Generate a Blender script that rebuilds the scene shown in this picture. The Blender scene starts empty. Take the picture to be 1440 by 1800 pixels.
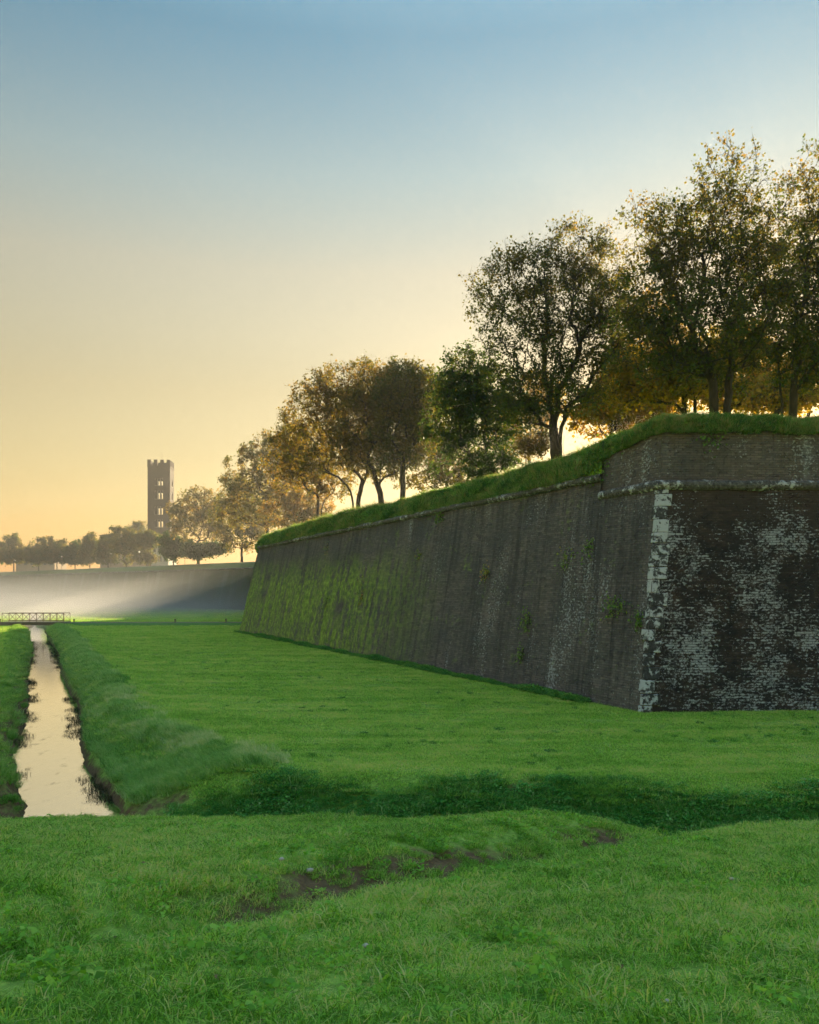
import bpy, bmesh, math, random
import numpy as np
from mathutils import Vector

# ------------------------------------------------------------------ camera, sky, sun, exposure
sc = bpy.context.scene
COL = sc.collection
EYE = 5.0
SUN_EL, SUN_AZ = math.radians(12.0), math.radians(25.5)      # azimuth east of the view axis (+Y)

cam = bpy.data.cameras.new('camera'); cam_o = bpy.data.objects.new('camera', cam); COL.objects.link(cam_o)
cam_o.location = (0, 0, EYE); cam_o.rotation_euler = (math.pi / 2, 0, 0)
cam.sensor_fit = 'HORIZONTAL'; cam.sensor_width = 36; cam.lens = 36; cam.shift_y = 137 / 1440
cam.clip_start = 0.1; cam.clip_end = 20000
sc.camera = cam_o

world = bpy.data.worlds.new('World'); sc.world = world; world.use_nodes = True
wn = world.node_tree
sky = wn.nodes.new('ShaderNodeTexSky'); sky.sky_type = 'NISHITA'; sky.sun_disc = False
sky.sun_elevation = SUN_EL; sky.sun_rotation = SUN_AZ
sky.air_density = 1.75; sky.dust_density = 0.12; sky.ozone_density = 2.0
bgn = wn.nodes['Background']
# dawn tint by height, the same all round; unseen zenith brightened to add fill light
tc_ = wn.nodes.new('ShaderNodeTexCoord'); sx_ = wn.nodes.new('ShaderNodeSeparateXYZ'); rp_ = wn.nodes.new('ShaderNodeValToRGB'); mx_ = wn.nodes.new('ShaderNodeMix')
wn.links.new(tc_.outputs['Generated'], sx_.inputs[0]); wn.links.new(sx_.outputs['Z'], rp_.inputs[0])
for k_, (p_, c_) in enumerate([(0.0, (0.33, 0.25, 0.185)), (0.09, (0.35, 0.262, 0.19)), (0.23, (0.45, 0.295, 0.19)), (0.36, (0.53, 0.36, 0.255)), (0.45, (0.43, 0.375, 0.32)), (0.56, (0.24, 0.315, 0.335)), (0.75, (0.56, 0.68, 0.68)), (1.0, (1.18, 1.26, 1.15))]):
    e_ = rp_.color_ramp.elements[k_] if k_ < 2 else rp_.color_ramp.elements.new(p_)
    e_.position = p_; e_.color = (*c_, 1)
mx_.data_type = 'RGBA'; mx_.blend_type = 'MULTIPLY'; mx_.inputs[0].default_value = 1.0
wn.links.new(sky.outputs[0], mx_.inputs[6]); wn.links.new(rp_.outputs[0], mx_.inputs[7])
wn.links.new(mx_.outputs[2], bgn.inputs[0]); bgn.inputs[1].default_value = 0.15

sun = bpy.data.lights.new('sun', 'SUN'); sun_o = bpy.data.objects.new('sun', sun); COL.objects.link(sun_o)
sun.energy = 4.5; sun.angle = math.radians(0.6); sun.color = (1.0, 0.80, 0.52)
_sd = Vector((math.sin(SUN_AZ) * math.cos(SUN_EL), math.cos(SUN_AZ) * math.cos(SUN_EL), math.sin(SUN_EL)))
sun_o.rotation_euler = _sd.to_track_quat('Z', 'Y').to_euler(); sun_o.location = (40, 80, 60)

sc.view_settings.view_transform = 'Standard'; sc.view_settings.look = 'None'
sc.view_settings.exposure = 1.56; sc.view_settings.gamma = 1.0; sc.view_settings.use_curve_mapping = False
sc.render.engine = 'CYCLES'
cy = sc.cycles
cy.use_denoising = True; cy.denoising_prefilter = 'FAST'
cy.max_bounces = 6; cy.diffuse_bounces = 4; cy.glossy_bounces = 2; cy.transmission_bounces = 4
cy.volume_bounces = 0; cy.transparent_max_bounces = 6
cy.use_adaptive_sampling = True; cy.adaptive_threshold = 0.02
cy.caustics_reflective = False; cy.caustics_refractive = False
cy.sample_clamp_indirect = 4.0
cy.volume_step_rate = 2.0; cy.volume_max_steps = 128

# ------------------------------------------------------------------ helpers
RNG = np.random.default_rng(11)

def tag(o, label=None, cat=None, group=None, kind=None):
    if label: o['label'] = label
    if cat: o['category'] = cat
    if group: o['group'] = group
    if kind: o['kind'] = kind
    return o

def link(name, me, mat=None, parent=None):
    o = bpy.data.objects.new(name, me); COL.objects.link(o)
    if mat is not None and me is not None and not me.materials: me.materials.append(mat)
    if parent is not None: o.parent = parent
    return o

def empty(name, loc, label, cat, group=None, rz=0.0):
    o = bpy.data.objects.new(name, None); COL.objects.link(o)
    o.location = loc; o.rotation_euler = (0, 0, rz); o.empty_display_size = 0.3
    return tag(o, label, cat, group)

def mesh(name, V, F, smooth=False):
    me = bpy.data.meshes.new(name)
    V = np.asarray(V, dtype=np.float32)
    F = [f for f in F] if not isinstance(F, np.ndarray) else F
    if isinstance(F, np.ndarray):
        k = F.shape[1]; n = F.shape[0]
        me.vertices.add(len(V)); me.vertices.foreach_set('co', V.ravel())
        me.loops.add(n * k); me.loops.foreach_set('vertex_index', F.astype(np.int32).ravel())
        me.polygons.add(n); me.polygons.foreach_set('loop_start', np.arange(0, n * k, k, dtype=np.int32))
        me.update(calc_edges=True)
    else:
        me.from_pydata([tuple(map(float, v)) for v in V], [], F); me.update()
    if smooth:
        me.polygons.foreach_set('use_smooth', np.ones(len(me.polygons), dtype=bool))
    return me

def fattr(me, name, vals):
    a = me.attributes.new(name, 'FLOAT', 'POINT'); a.data.foreach_set('value', np.asarray(vals, dtype=np.float32).ravel())

def vattr(me, name, vals):
    a = me.attributes.new(name, 'FLOAT_VECTOR', 'POINT'); a.data.foreach_set('vector', np.asarray(vals, dtype=np.float32).ravel())

def gridf(nr, nc, off=0):
    i = np.arange(nr - 1)[:, None] * nc + np.arange(nc - 1)[None, :]
    i = i.ravel() + off
    return np.stack([i, i + 1, i + nc + 1, i + nc], 1)

class MB:
    def __init__(s): s.V = []; s.F = []
    def box(s, x0, x1, y0, y1, z0, z1, fn=None):
        b = len(s.V)
        for z in (z0, z1):
            for (x, y) in ((x0, y0), (x1, y0), (x1, y1), (x0, y1)):
                s.V.append(fn(x, y, z) if fn else (x, y, z))
        s.F += [(b, b+3, b+2, b+1), (b+4, b+5, b+6, b+7), (b, b+1, b+5, b+4), (b+1, b+2, b+6, b+5), (b+2, b+3, b+7, b+6), (b+3, b, b+4, b+7)]
    def bar(s, p, q, r, n=6):
        p = Vector(p); q = Vector(q); d = (q - p).normalized()
        u = d.orthogonal().normalized(); v = d.cross(u); b = len(s.V)
        for c in (p, q):
            for k in range(n):
                a = 2 * math.pi * k / n; s.V.append(tuple(c + u * (r * math.cos(a)) + v * (r * math.sin(a))))
        for k in range(n): s.F.append((b + k, b + (k+1) % n, b + n + (k+1) % n, b + n + k))
        s.F.append(tuple(range(b + n - 1, b - 1, -1))); s.F.append(tuple(range(b + n, b + 2 * n)))
    def prism(s, pts, h0, h1):
        b = len(s.V); n = len(pts)
        for h in (h0, h1):
            for p in pts: s.V.append((p[0], p[1], h))
        for k in range(n): s.F.append((b + k, b + (k+1) % n, b + n + (k+1) % n, b + n + k))
        s.F.append(tuple(range(b + n - 1, b - 1, -1))); s.F.append(tuple(range(b + n, b + 2 * n)))
    def build(s, name, mat, parent=None, bevel=0.0):
        me = mesh(name, s.V, s.F); o = link(name, me, mat, parent)
        if bevel:
            m = o.modifiers.new('bevel', 'BEVEL'); m.width = bevel; m.segments = 2; m.limit_method = 'ANGLE'
        return o

def _hash(ix, iy, seed):
    h = (ix.astype(np.int64) * 374761393 + iy.astype(np.int64) * 668265263 + seed * 974634777) & 0x7fffffff
    h = ((h ^ (h >> 13)) * 1274126177) & 0x7fffffff
    return ((h ^ (h >> 16)) & 0xffff) / 65535.0

def vnoise(x, y, seed=0):
    x = np.asarray(x, float); y = np.asarray(y, float)
    ix = np.floor(x); iy = np.floor(y); fx = x - ix; fy = y - iy
    fx = fx * fx * (3 - 2 * fx); fy = fy * fy * (3 - 2 * fy)
    a = _hash(ix, iy, seed); b = _hash(ix + 1, iy, seed); c = _hash(ix, iy + 1, seed); d = _hash(ix + 1, iy + 1, seed)
    return (a + (b - a) * fx) * (1 - fy) + (c + (d - c) * fx) * fy

def fbm(x, y, seed=0, o=3):
    r = 0; a = 0.5; t = 0
    for k in range(o):
        r = r + a * vnoise(np.asarray(x) * 2**k + 17.3 * k, np.asarray(y) * 2**k - 9.1 * k, seed + k); t += a; a *= 0.5
    return r / t * 2 - 1

def sstep(a, b, x):
    t = np.clip((np.asarray(x, float) - a) / (b - a), 0, 1); return t * t * (3 - 2 * t)

# ------------------------------------------------------------------ materials
class NT:
    """Small wrapper for writing shader node trees."""
    def __init__(s, name):
        s.m = bpy.data.materials.new(name); s.m.use_nodes = True; s.t = s.m.node_tree
        s.p = s.t.nodes['Principled BSDF']; s.out = s.t.nodes['Material Output']
    def n(s, typ, **kw):
        x = s.t.nodes.new('ShaderNode' + typ)
        for k, v in kw.items(): setattr(x, k, v)
        return x
    def set(s, sock, v):
        if isinstance(v, bpy.types.NodeSocket): s.t.links.new(v, sock)
        elif isinstance(v, (tuple, list)) and len(v) == 3 and sock.type == 'RGBA': sock.default_value = (*v, 1)
        else: sock.default_value = v
    def attr(s, name, out='Fac'):
        return s.n('Attribute', attribute_name=name).outputs[out]
    def pos(s): return s.n('NewGeometry').outputs['Position']
    def obj(s): return s.n('TexCoord').outputs['Object']
    def mapv(s, v, scale=(1, 1, 1), loc=(0, 0, 0), rot=(0, 0, 0)):
        x = s.n('Mapping'); s.set(x.inputs['Vector'], v); x.inputs['Scale'].default_value = scale
        x.inputs['Location'].default_value = loc; x.inputs['Rotation'].default_value = rot; return x.outputs[0]
    def noise(s, v, scale, detail=4, rough=0.55, dist=0.0):
        x = s.n('TexNoise'); s.set(x.inputs['Vector'], v)
        x.inputs['Scale'].default_value = scale; x.inputs['Detail'].default_value = detail
        x.inputs['Roughness'].default_value = rough; x.inputs['Distortion'].default_value = dist; return x.outputs['Fac']
    def math(s, op, a, b=0.0, c=0.0, clamp=False):
        x = s.n('Math', operation=op, use_clamp=clamp)
        for k, v in enumerate((a, b, c)): s.set(x.inputs[k], v)
        return x.outputs[0]
    def rng(s, v, a, b, c=0.0, d=1.0):
        x = s.n('MapRange', clamp=True); s.set(x.inputs['Value'], v)
        for k, q in zip(('From Min', 'From Max', 'To Min', 'To Max'), (a, b, c, d)): s.set(x.inputs[k], q)
        return x.outputs[0]
    def mix(s, f, a, b, mode='MIX'):
        x = s.n('Mix', data_type='RGBA', blend_type=mode)
        s.set(x.inputs[0], f); s.set(x.inputs[6], a); s.set(x.inputs[7], b); return x.outputs[2]
    def ramp(s, v, stops):
        x = s.n('ValToRGB'); s.set(x.inputs[0], v); e = x.color_ramp.elements
        while len(e) < len(stops): e.new(0.5)
        for q, (p, c) in zip(e, stops): q.position = p; q.color = (*c, 1)
        return x.outputs[0]
    def bump(s, h, strength, dist):
        x = s.n('Bump'); s.set(x.inputs['Height'], h); x.inputs['Strength'].default_value = strength; x.inputs['Distance'].default_value = dist
        s.t.links.new(x.outputs[0], s.p.inputs['Normal']); return x.outputs[0]
    def sep(s, v):
        x = s.n('SeparateXYZ'); s.set(x.inputs[0], v); return x.outputs

def plain(name, c, rough=0.8, metal=0.0, var=0.25, scale=3.0):
    t = NT(name); n = t.noise(t.obj(), scale, 5)
    t.set(t.p.inputs['Base Color'], t.mix(n, tuple(x * (1 - var) for x in c), tuple(min(1, x * (1 + var)) for x in c)))
    t.p.inputs['Roughness'].default_value = rough; t.p.inputs['Metallic'].default_value = metal
    return t.m

def leafmat(name, stops, trans=0.45, rough=0.5, tscale=1.0, patch=0.0, pfreq=2.0, streak=0.0):
    """Leaf or blade: diffuse and translucent, coloured by a per-leaf tint."""
    t = NT(name)
    tint = t.attr('tint')
    if patch:
        pos = t.pos()
        tint = t.math('ADD', tint, t.rng(t.noise(pos, 0.3, 4, 0.6), 0.3, 0.7, -patch, patch))
        tint = t.math('ADD', tint, t.rng(t.noise(pos, pfreq, 3, 0.6), 0.3, 0.7, -patch, patch))
        if streak: tint = t.math('ADD', tint, t.rng(t.noise(t.mapv(pos, (0.10, 0.8, 1), rot=(0, 0, 0.25)), 1.0, 5, 0.65), 0.32, 0.68, -streak, streak))
        tint = t.math('ADD', tint, t.math('MULTIPLY', t.math('SUBTRACT', t.n('ObjectInfo').outputs['Random'], 0.5), 0.34))
    c = t.ramp(tint, stops)
    t.set(t.p.inputs['Base Color'], c); t.p.inputs['Roughness'].default_value = rough
    t.p.inputs['Specular IOR Level'].default_value = 0.25
    tr = t.n('BsdfTranslucent'); t.set(tr.inputs[0], t.mix(1.0, c, (tscale * 1.15, tscale * 1.0, tscale * 0.55), 'MULTIPLY'))
    mx = t.n('MixShader'); mx.inputs[0].default_value = trans
    t.t.links.new(t.p.outputs[0], mx.inputs[1]); t.t.links.new(tr.outputs[0], mx.inputs[2]); t.t.links.new(mx.outputs[0], t.out.inputs[0])
    return t.m

M = {}
M['lawn'] = leafmat('lawn_grass', [(0.0, (0.12, 0.32, 0.03)), (0.40, (0.27, 0.60, 0.07)), (0.8, (0.47, 0.77, 0.15)), (1.0, (0.72, 0.72, 0.34))], 0.48, 0.5, 1.25, 0.26, 2.6)
M['meadow'] = leafmat('meadow_grass', [(0.0, (0.20, 0.44, 0.06)), (0.40, (0.39, 0.71, 0.12)), (0.8, (0.56, 0.80, 0.20)), (1.0, (0.74, 0.74, 0.34))], 0.48, 0.5, 1.2, 0.22, 0.9, 0.38)
M['bank'] = leafmat('bank_grass', [(0.0, (0.10, 0.34, 0.05)), (0.5, (0.26, 0.56, 0.11)), (0.85, (0.46, 0.70, 0.24)), (1.0, (0.64, 0.74, 0.38))], 0.42, 0.45, 1.2, 0.2, 1.5)
M['pale'] = leafmat('pale_bank_grass', [(0.0, (0.30, 0.52, 0.14)), (0.5, (0.56, 0.74, 0.30)), (1.0, (0.80, 0.84, 0.54))], 0.40, 0.45, 1.1, 0.2, 1.5)
M['clover'] = leafmat('clover', [(0.0, (0.05, 0.26, 0.04)), (0.5, (0.12, 0.46, 0.08)), (0.9, (0.26, 0.60, 0.15)), (1.0, (0.40, 0.60, 0.24))], 0.35, 0.5, 1.1, 0.2)
M['rampgrass'] = leafmat('rampart_grass', [(0.0, (0.06, 0.18, 0.035)), (0.35, (0.15, 0.36, 0.07)), (0.75, (0.32, 0.52, 0.15)), (1.0, (0.54, 0.44, 0.24))], 0.45, 0.5, 1.3, 0.32, 1.3)
M['weed'] = leafmat('weed', [(0.0, (0.05, 0.22, 0.05)), (0.5, (0.11, 0.36, 0.07)), (1.0, (0.22, 0.46, 0.10))], 0.35, 0.5, 1.2, 0.2)
M['reed'] = leafmat('water_weed', [(0.0, (0.02, 0.03, 0.012)), (0.6, (0.05, 0.06, 0.02)), (1.0, (0.12, 0.10, 0.04))], 0.2, 0.6, 1.0, 0.2)
M['ivy'] = leafmat('wall_plant', [(0.0, (0.07, 0.18, 0.03)), (0.6, (0.20, 0.36, 0.05)), (0.85, (0.36, 0.34, 0.06)), (1.0, (0.55, 0.22, 0.04))], 0.35, 0.5, 1.2, 0.0)
M['leaf_a'] = leafmat('leaves_olive', [(0.0, (0.06, 0.10, 0.02)), (0.35, (0.14, 0.13, 0.028)), (0.7, (0.27, 0.17, 0.035)), (1.0, (0.42, 0.21, 0.04))], 0.58, 0.55, 1.6, 0.0)
M['leaf_g'] = leafmat('leaves_green', [(0.0, (0.035, 0.095, 0.02)), (0.55, (0.08, 0.13, 0.025)), (0.9, (0.17, 0.15, 0.03)), (1.0, (0.30, 0.18, 0.035))], 0.5, 0.55, 1.25, 0.0)
M['leaf_y'] = leafmat('leaves_yellow', [(0.0, (0.14, 0.14, 0.02)), (0.5, (0.30, 0.22, 0.03)), (1.0, (0.50, 0.28, 0.035))], 0.6, 0.55, 1.5, 0.0)
def bark():
    t = NT('bark'); v = t.mapv(t.obj(), (1, 1, 0.25)); n = t.noise(v, 9, 6, 0.65)
    t.set(t.p.inputs['Base Color'], t.ramp(n, [(0.3, (0.025, 0.02, 0.014)), (0.6, (0.07, 0.055, 0.038)), (0.8, (0.11, 0.10, 0.075))]))
    t.p.inputs['Roughness'].default_value = 0.9; t.bump(n, 0.6, 0.05); return t.m
M['bark'] = bark()

def ground_mat():
    t = NT('ground_soil_and_turf'); p = t.pos()
    big = t.noise(p, 0.12, 4); fine = t.noise(p, 9.0, 5, 0.7); streak = t.noise(t.mapv(p, (0.06, 0.9, 1)), 1.0, 4)
    g = t.mix(t.rng(fine, 0.35, 0.65), (0.09, 0.21, 0.025), (0.38, 0.58, 0.10))
    g = t.mix(t.math('MULTIPLY', t.rng(streak, 0.4, 0.7), 0.45), g, (0.46, 0.66, 0.15))
    g = t.mix(t.math('MULTIPLY', t.rng(big, 0.45, 0.75), 0.35), g, (0.20, 0.40, 0.06))
    dirt = t.mix(t.rng(fine, 0.25, 0.75), (0.09, 0.06, 0.032), (0.27, 0.18, 0.10))
    dn = t.noise(p, 3.5, 5, 0.7)
    f = t.rng(t.math('ADD', t.attr('dirt'), t.math('MULTIPLY', t.math('SUBTRACT', dn, 0.5), 0.9)), 0.26, 0.65)
    t.set(t.p.inputs['Base Color'], t.mix(f, g, dirt)); t.p.inputs['Roughness'].default_value = 0.95
    t.p.inputs['Specular IOR Level'].default_value = 0.1
    t.bump(fine, 0.7, 0.06); return t.m
M['ground'] = ground_mat()

def water_mat():
    t = NT('canal_water'); p = t.pos()
    rip = t.math('ADD', t.noise(t.mapv(p, (2.0, 0.8, 1)), 1.6, 3), t.math('MULTIPLY', t.noise(t.mapv(p, (3.0, 1.0, 1)), 7, 3), 0.25))
    scum = t.rng(t.noise(t.mapv(p, (1.6, 0.7, 1)), 1.1, 5, 0.65), 0.60, 0.72)
    t.set(t.p.inputs['Base Color'], t.mix(scum, (0.10, 0.09, 0.06), (0.05, 0.06, 0.025)))
    t.p.inputs['Roughness'].default_value = 0.06; t.p.inputs['IOR'].default_value = 1.45
    gl = t.n('BsdfGlossy'); gl.inputs['Roughness'].default_value = 0.03; t.set(gl.inputs[0], (0.92, 0.92, 0.92))
    b = t.bump(rip, 0.05, 0.15); t.t.links.new(b, gl.inputs['Normal'])
    mx = t.n('MixShader'); t.set(mx.inputs[0], t.math('SUBTRACT', 0.84, t.math('MULTIPLY', scum, 0.5)))
    t.t.links.new(t.p.outputs[0], mx.inputs[1]); t.t.links.new(gl.outputs[0], mx.inputs[2]); t.t.links.new(mx.outputs[0], t.out.inputs[0])
    return t.m
M['water'] = water_mat()

def brick_mat(name, kind):
    """Old bastion brick; 'wuv' is metres along the wall and up it. kind: right | left | parapet | far"""
    t = NT(name); uv = t.attr('wuv', 'Vector'); x, y, z = t.sep(uv)
    br = t.n('TexBrick'); t.set(br.inputs['Vector'], uv); br.offset = 0.5
    for k, v in (('Scale', 1.0), ('Mortar Size', 0.016), ('Mortar Smooth', 0.35), ('Bias', 0.0), ('Brick Width', 0.34), ('Row Height', 0.105)): br.inputs[k].default_value = v
    br.inputs['Color1'].default_value = (0, 0, 0, 1); br.inputs['Color2'].default_value = (1, 1, 1, 1); br.inputs['Mortar'].default_value = (0.5, 0.5, 0.5, 1)
    rnd = br.outputs['Color']; mort = br.outputs['Fac']
    big = t.noise(uv, 0.35, 5, 0.6); mid = t.noise(uv, 1.6, 5, 0.65); fine = t.noise(uv, 14, 4, 0.7)
    drip = t.noise(t.mapv(uv, (2.2, 0.16, 1)), 1.0, 5, 0.6)
    if kind == 'right':
        base = t.mix(rnd, (0.06, 0.046, 0.037), (0.15, 0.105, 0.08))
        base = t.mix(t.rng(mid, 0.35, 0.62), base, (0.024, 0.026, 0.027))          # black crust
        base = t.mix(t.math('MULTIPLY', t.rng(big, 0.42, 0.62), 0.6), base, (0.036, 0.037, 0.037))
        warm = t.rng(y, 7.0, 9.6)
        base = t.mix(t.math('MULTIPLY', warm, t.rng(mid, 0.3, 0.6, 0.2, 0.6)), base, (0.16, 0.115, 0.08))
        # pale efflorescence: whole bricks and flecks, gathered in clouds
        cloud = t.noise(t.mapv(uv, (1.0, 0.8, 1), (3.1, 1.7, 0)), 0.42, 3, 0.5)
        cloud2 = t.noise(t.mapv(uv, (1, 1, 1), (9.3, 4.2, 0)), 1.3, 3, 0.6)
        dens = t.math('ADD', t.math('MULTIPLY', cloud, 1.15), t.math('MULTIPLY', cloud2, 0.60))
        fleck = t.noise(t.mapv(uv, (0.9, 1.2, 1)), 8.5, 5, 0.70)
        v = t.math('ADD', t.math('MULTIPLY', fleck, 1.9), t.math('MULTIPLY', rnd, 0.22))
        hgt = t.rng(y, 7.4, 9.2, 0.0, 0.20)
        thr = t.math('ADD', t.math('SUBTRACT', 1.98, dens), hgt)
        lime = t.math('MULTIPLY', t.rng(t.noise(t.mapv(uv, (2.6, 0.22, 1), (4, 2, 0)), 1.0, 4, 0.6), 0.58, 0.68), t.rng(cloud, 0.42, 0.6))
        eff = t.math('MAXIMUM', t.rng(t.math('SUBTRACT', v, thr), 0.0, 0.13), t.math('MULTIPLY', lime, 0.35))
        eff = t.math('MULTIPLY', eff, t.rng(mort, 0.0, 1.0, 1.0, 0.45))
        col = t.mix(t.math('MULTIPLY', eff, 0.85), base, t.mix(fine, (0.50, 0.55, 0.58), (0.74, 0.78, 0.80)))
        moss = None
    else:
        base = t.mix(rnd, (0.165, 0.148, 0.138), (0.33, 0.285, 0.26))
        base = t.mix(t.math('MULTIPLY', t.rng(big, 0.35, 0.65), 0.65), base, (0.105, 0.116, 0.122))
        base = t.mix(t.math('MULTIPLY', t.rng(drip, 0.5, 0.72), 0.5), base, (0.075, 0.085, 0.09))
        if kind == 'parapet':
            base = t.mix(t.rng(mid, 0.35, 0.65, 0.0, 0.45), base, (0.24, 0.19, 0.135))
        # grey runs under the string course
        if kind == 'left':
            run = t.math('MULTIPLY', t.rng(t.noise(t.mapv(uv, (3.2, 0.10, 1)), 1.0, 4, 0.6), 0.54, 0.66), t.rng(y, 7.6, 9.9))
        elif kind == 'parapet':
            run = t.math('MULTIPLY', t.rng(t.noise(t.mapv(uv, (1.1, 0.10, 1)), 1.0, 3, 0.5), 0.56, 0.66), 0.8)
        else:
            base = t.mix(t.rng(big, 0.35, 0.6, 0.25, 0.7), base, (0.16, 0.21, 0.11))
            run = t.rng(t.noise(t.mapv(uv, (0.5, 0.05, 1)), 1.0, 4, 0.6), 0.52, 0.66)
        base = t.mix(t.math('MULTIPLY', run, 0.6), base, (0.34, 0.36, 0.36))
        # pale flecks in vertical trails
        trail = t.noise(t.mapv(uv, (0.55, 0.12, 1), (2, 5, 0)), 1.0, 4, 0.6)
        fleck = t.noise(t.mapv(uv, (1.0, 1.1, 1)), 7.5, 4, 0.65)
        eff = t.rng(t.math('ADD', fleck, t.math('MULTIPLY', t.math('SUBTRACT', trail, 0.5), 0.85)), t.rng(x, 4, 40, 0.62, 0.72), t.rng(x, 4, 40, 0.68, 0.78))
        col = t.mix(t.math('MULTIPLY', eff, 0.8), base, (0.62, 0.67, 0.70))
        # moss: streaks in the middle of the face and a growth along the foot
        if kind == 'left':
            stain = t.rng(t.noise(t.mapv(uv, (1.5, 0.09, 1), (7, 1, 0)), 1.0, 5, 0.65), 0.50, 0.64)
            col = t.mix(t.math('MULTIPLY', stain, 0.55), col, (0.05, 0.053, 0.055))
            mcl = t.noise(t.mapv(uv, (0.16, 0.24, 1), (5.4, 0.3, 0)), 1.0, 3, 0.5)
            mst = t.rng(t.noise(t.mapv(uv, (1.5, 0.20, 1)), 1.0, 5, 0.65), 0.34, 0.66)
            brk = t.rng(t.noise(t.mapv(uv, (3.0, 2.0, 1)), 1.0, 6, 0.75), 0.36, 0.62)
            place = t.math('MULTIPLY', t.rng(x, 19, 36), t.rng(y, 8.6, 5.5))
            patch = t.rng(t.math('ADD', mcl, t.math('ADD', t.math('MULTIPLY', t.rng(x, 34, 64), 0.07), t.math('MULTIPLY', t.rng(y, 4.5, 0.2), 0.07))), 0.36, 0.50)
            moss = t.math('MULTIPLY', t.math('MULTIPLY', place, patch), t.rng(t.math('ADD', t.math('MULTIPLY', mst, 0.62), t.math('MULTIPLY', brk, 0.55)), 0.40, 0.66))
            few = t.rng(t.math('ADD', t.math('MULTIPLY', t.noise(uv, 0.5, 4), 0.7), t.math('MULTIPLY', t.noise(uv, 3.0, 4), 0.5)), 0.70, 0.80)
            moss = t.math('MAXIMUM', moss, t.math('MULTIPLY', few, 0.4))
            col = t.mix(t.math('MULTIPLY', moss, 0.95), col, t.mix(t.rng(t.noise(uv, 2.2, 3), 0.35, 0.65), (0.18, 0.34, 0.04), (0.54, 0.76, 0.11)))
    pit = t.rng(t.noise(t.mapv(uv, (1, 1.3, 1)), 4.2, 6, 0.75), 0.56, 0.68); course = t.rng(t.noise(t.mapv(uv, (0.5, 7.0, 1)), 1.0, 3, 0.6), 0.35, 0.65)
    col = t.mix(t.math('MULTIPLY', pit, 0.45), col, (0.03, 0.03, 0.03)); col = t.mix(t.math('MULTIPLY', course, 0.18), col, (0.035, 0.034, 0.033)); col = t.mix(t.math('MULTIPLY', mort, 0.25), col, (0.03, 0.03, 0.03))
    t.set(t.p.inputs['Base Color'], t.mix(t.math('MULTIPLY', t.math('SUBTRACT', 1.0, fine), 0.35), col, (0.025, 0.025, 0.025)))
    t.p.inputs['Roughness'].default_value = 0.9; t.p.inputs['Specular IOR Level'].default_value = 0.2
    h = t.math('ADD', t.math('MULTIPLY', mort, -0.7), t.math('ADD', t.math('MULTIPLY', rnd, 0.4), t.math('MULTIPLY', mid, 0.9)))
    t.bump(t.math('SUBTRACT', h, t.math('MULTIPLY', pit, 0.8)), 0.9, 0.05); return t.m
M['brick_right'] = brick_mat('bastion_brick_crusted', 'right')
M['brick_left'] = brick_mat('bastion_brick_mossy', 'left')
M['brick_parapet'] = brick_mat('parapet_brick', 'parapet')
M['brick_far'] = brick_mat('far_rampart_brick', 'far')

def stone_mat(name, lo, hi, cover):
    t = NT(name); p = t.pos(); a = t.noise(p, 3.4, 5, 0.6, 0.4); b = t.noise(p, 8, 5, 0.7)
    oi = t.n('ObjectInfo').outputs['Random']
    f = t.rng(t.math('ADD', t.math('ADD', a, t.math('MULTIPLY', b, 0.45)), t.math('MULTIPLY', oi, 0.12)), cover, cover + 0.10)
    t.set(t.p.inputs['Base Color'], t.mix(f, t.mix(t.rng(b, 0.3, 0.7), (0.02, 0.021, 0.021), lo), t.mix(b, hi, tuple(min(1, c * 1.25) for c in hi))))
    t.p.inputs['Roughness'].default_value = 0.9; t.bump(t.math('ADD', a, t.math('MULTIPLY', b, 0.5)), 0.8, 0.05); return t.m
M['quoin'] = stone_mat('quoin_stone_pale', (0.12, 0.125, 0.125), (0.46, 0.50, 0.52), 0.72)
M['quoin_dark'] = stone_mat('quoin_stone_weathered', (0.085, 0.088, 0.088), (0.46, 0.50, 0.52), 0.80)
M['cordon'] = stone_mat('cordon_stone', (0.20, 0.195, 0.18), (0.46, 0.49, 0.50), 0.83)
M['farbank'] = plain('far_bank_turf', (0.10, 0.16, 0.05), 0.95, 0, 0.4, 0.4)
M['iron'] = plain('painted_iron', (0.24, 0.18, 0.12), 0.6, 0.3)
M['concrete'] = plain('concrete', (0.22, 0.20, 0.17), 0.9)
M['gravel'] = plain('gravel', (0.20, 0.17, 0.12), 0.95, 0, 0.4, 20)
M['tower'] = plain('tower_brick', (0.07, 0.048, 0.030), 0.9, 0, 0.3, 0.6)
M['marble'] = plain('pale_stone', (0.20, 0.17, 0.13), 0.7)
M['plaster'] = plain('pale_plaster', (0.55, 0.52, 0.45), 0.9, 0, 0.12, 0.5)
M['ochre'] = plain('ochre_plaster', (0.36, 0.26, 0.16), 0.9, 0, 0.15, 0.5)
M['rooftile'] = plain('roof_tile', (0.20, 0.10, 0.065), 0.9, 0, 0.3, 1.5)
M['shutter'] = plain('dark_shutter', (0.05, 0.06, 0.05), 0.7)
M['pebble'] = plain('pebble', (0.55, 0.50, 0.42), 0.7)
M['deadleaf'] = plain('dead_leaf', (0.22, 0.13, 0.06), 0.7)
def globe_mat():
    t = NT('lamp_globe'); t.p.inputs['Base Color'].default_value = (0.85, 0.82, 0.72, 1); t.p.inputs['Roughness'].default_value = 0.3
    t.p.inputs['Emission Color'].default_value = (1, 0.85, 0.6, 1); t.p.inputs['Emission Strength'].default_value = 0.4; return t.m
M['globe'] = globe_mat()

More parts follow.
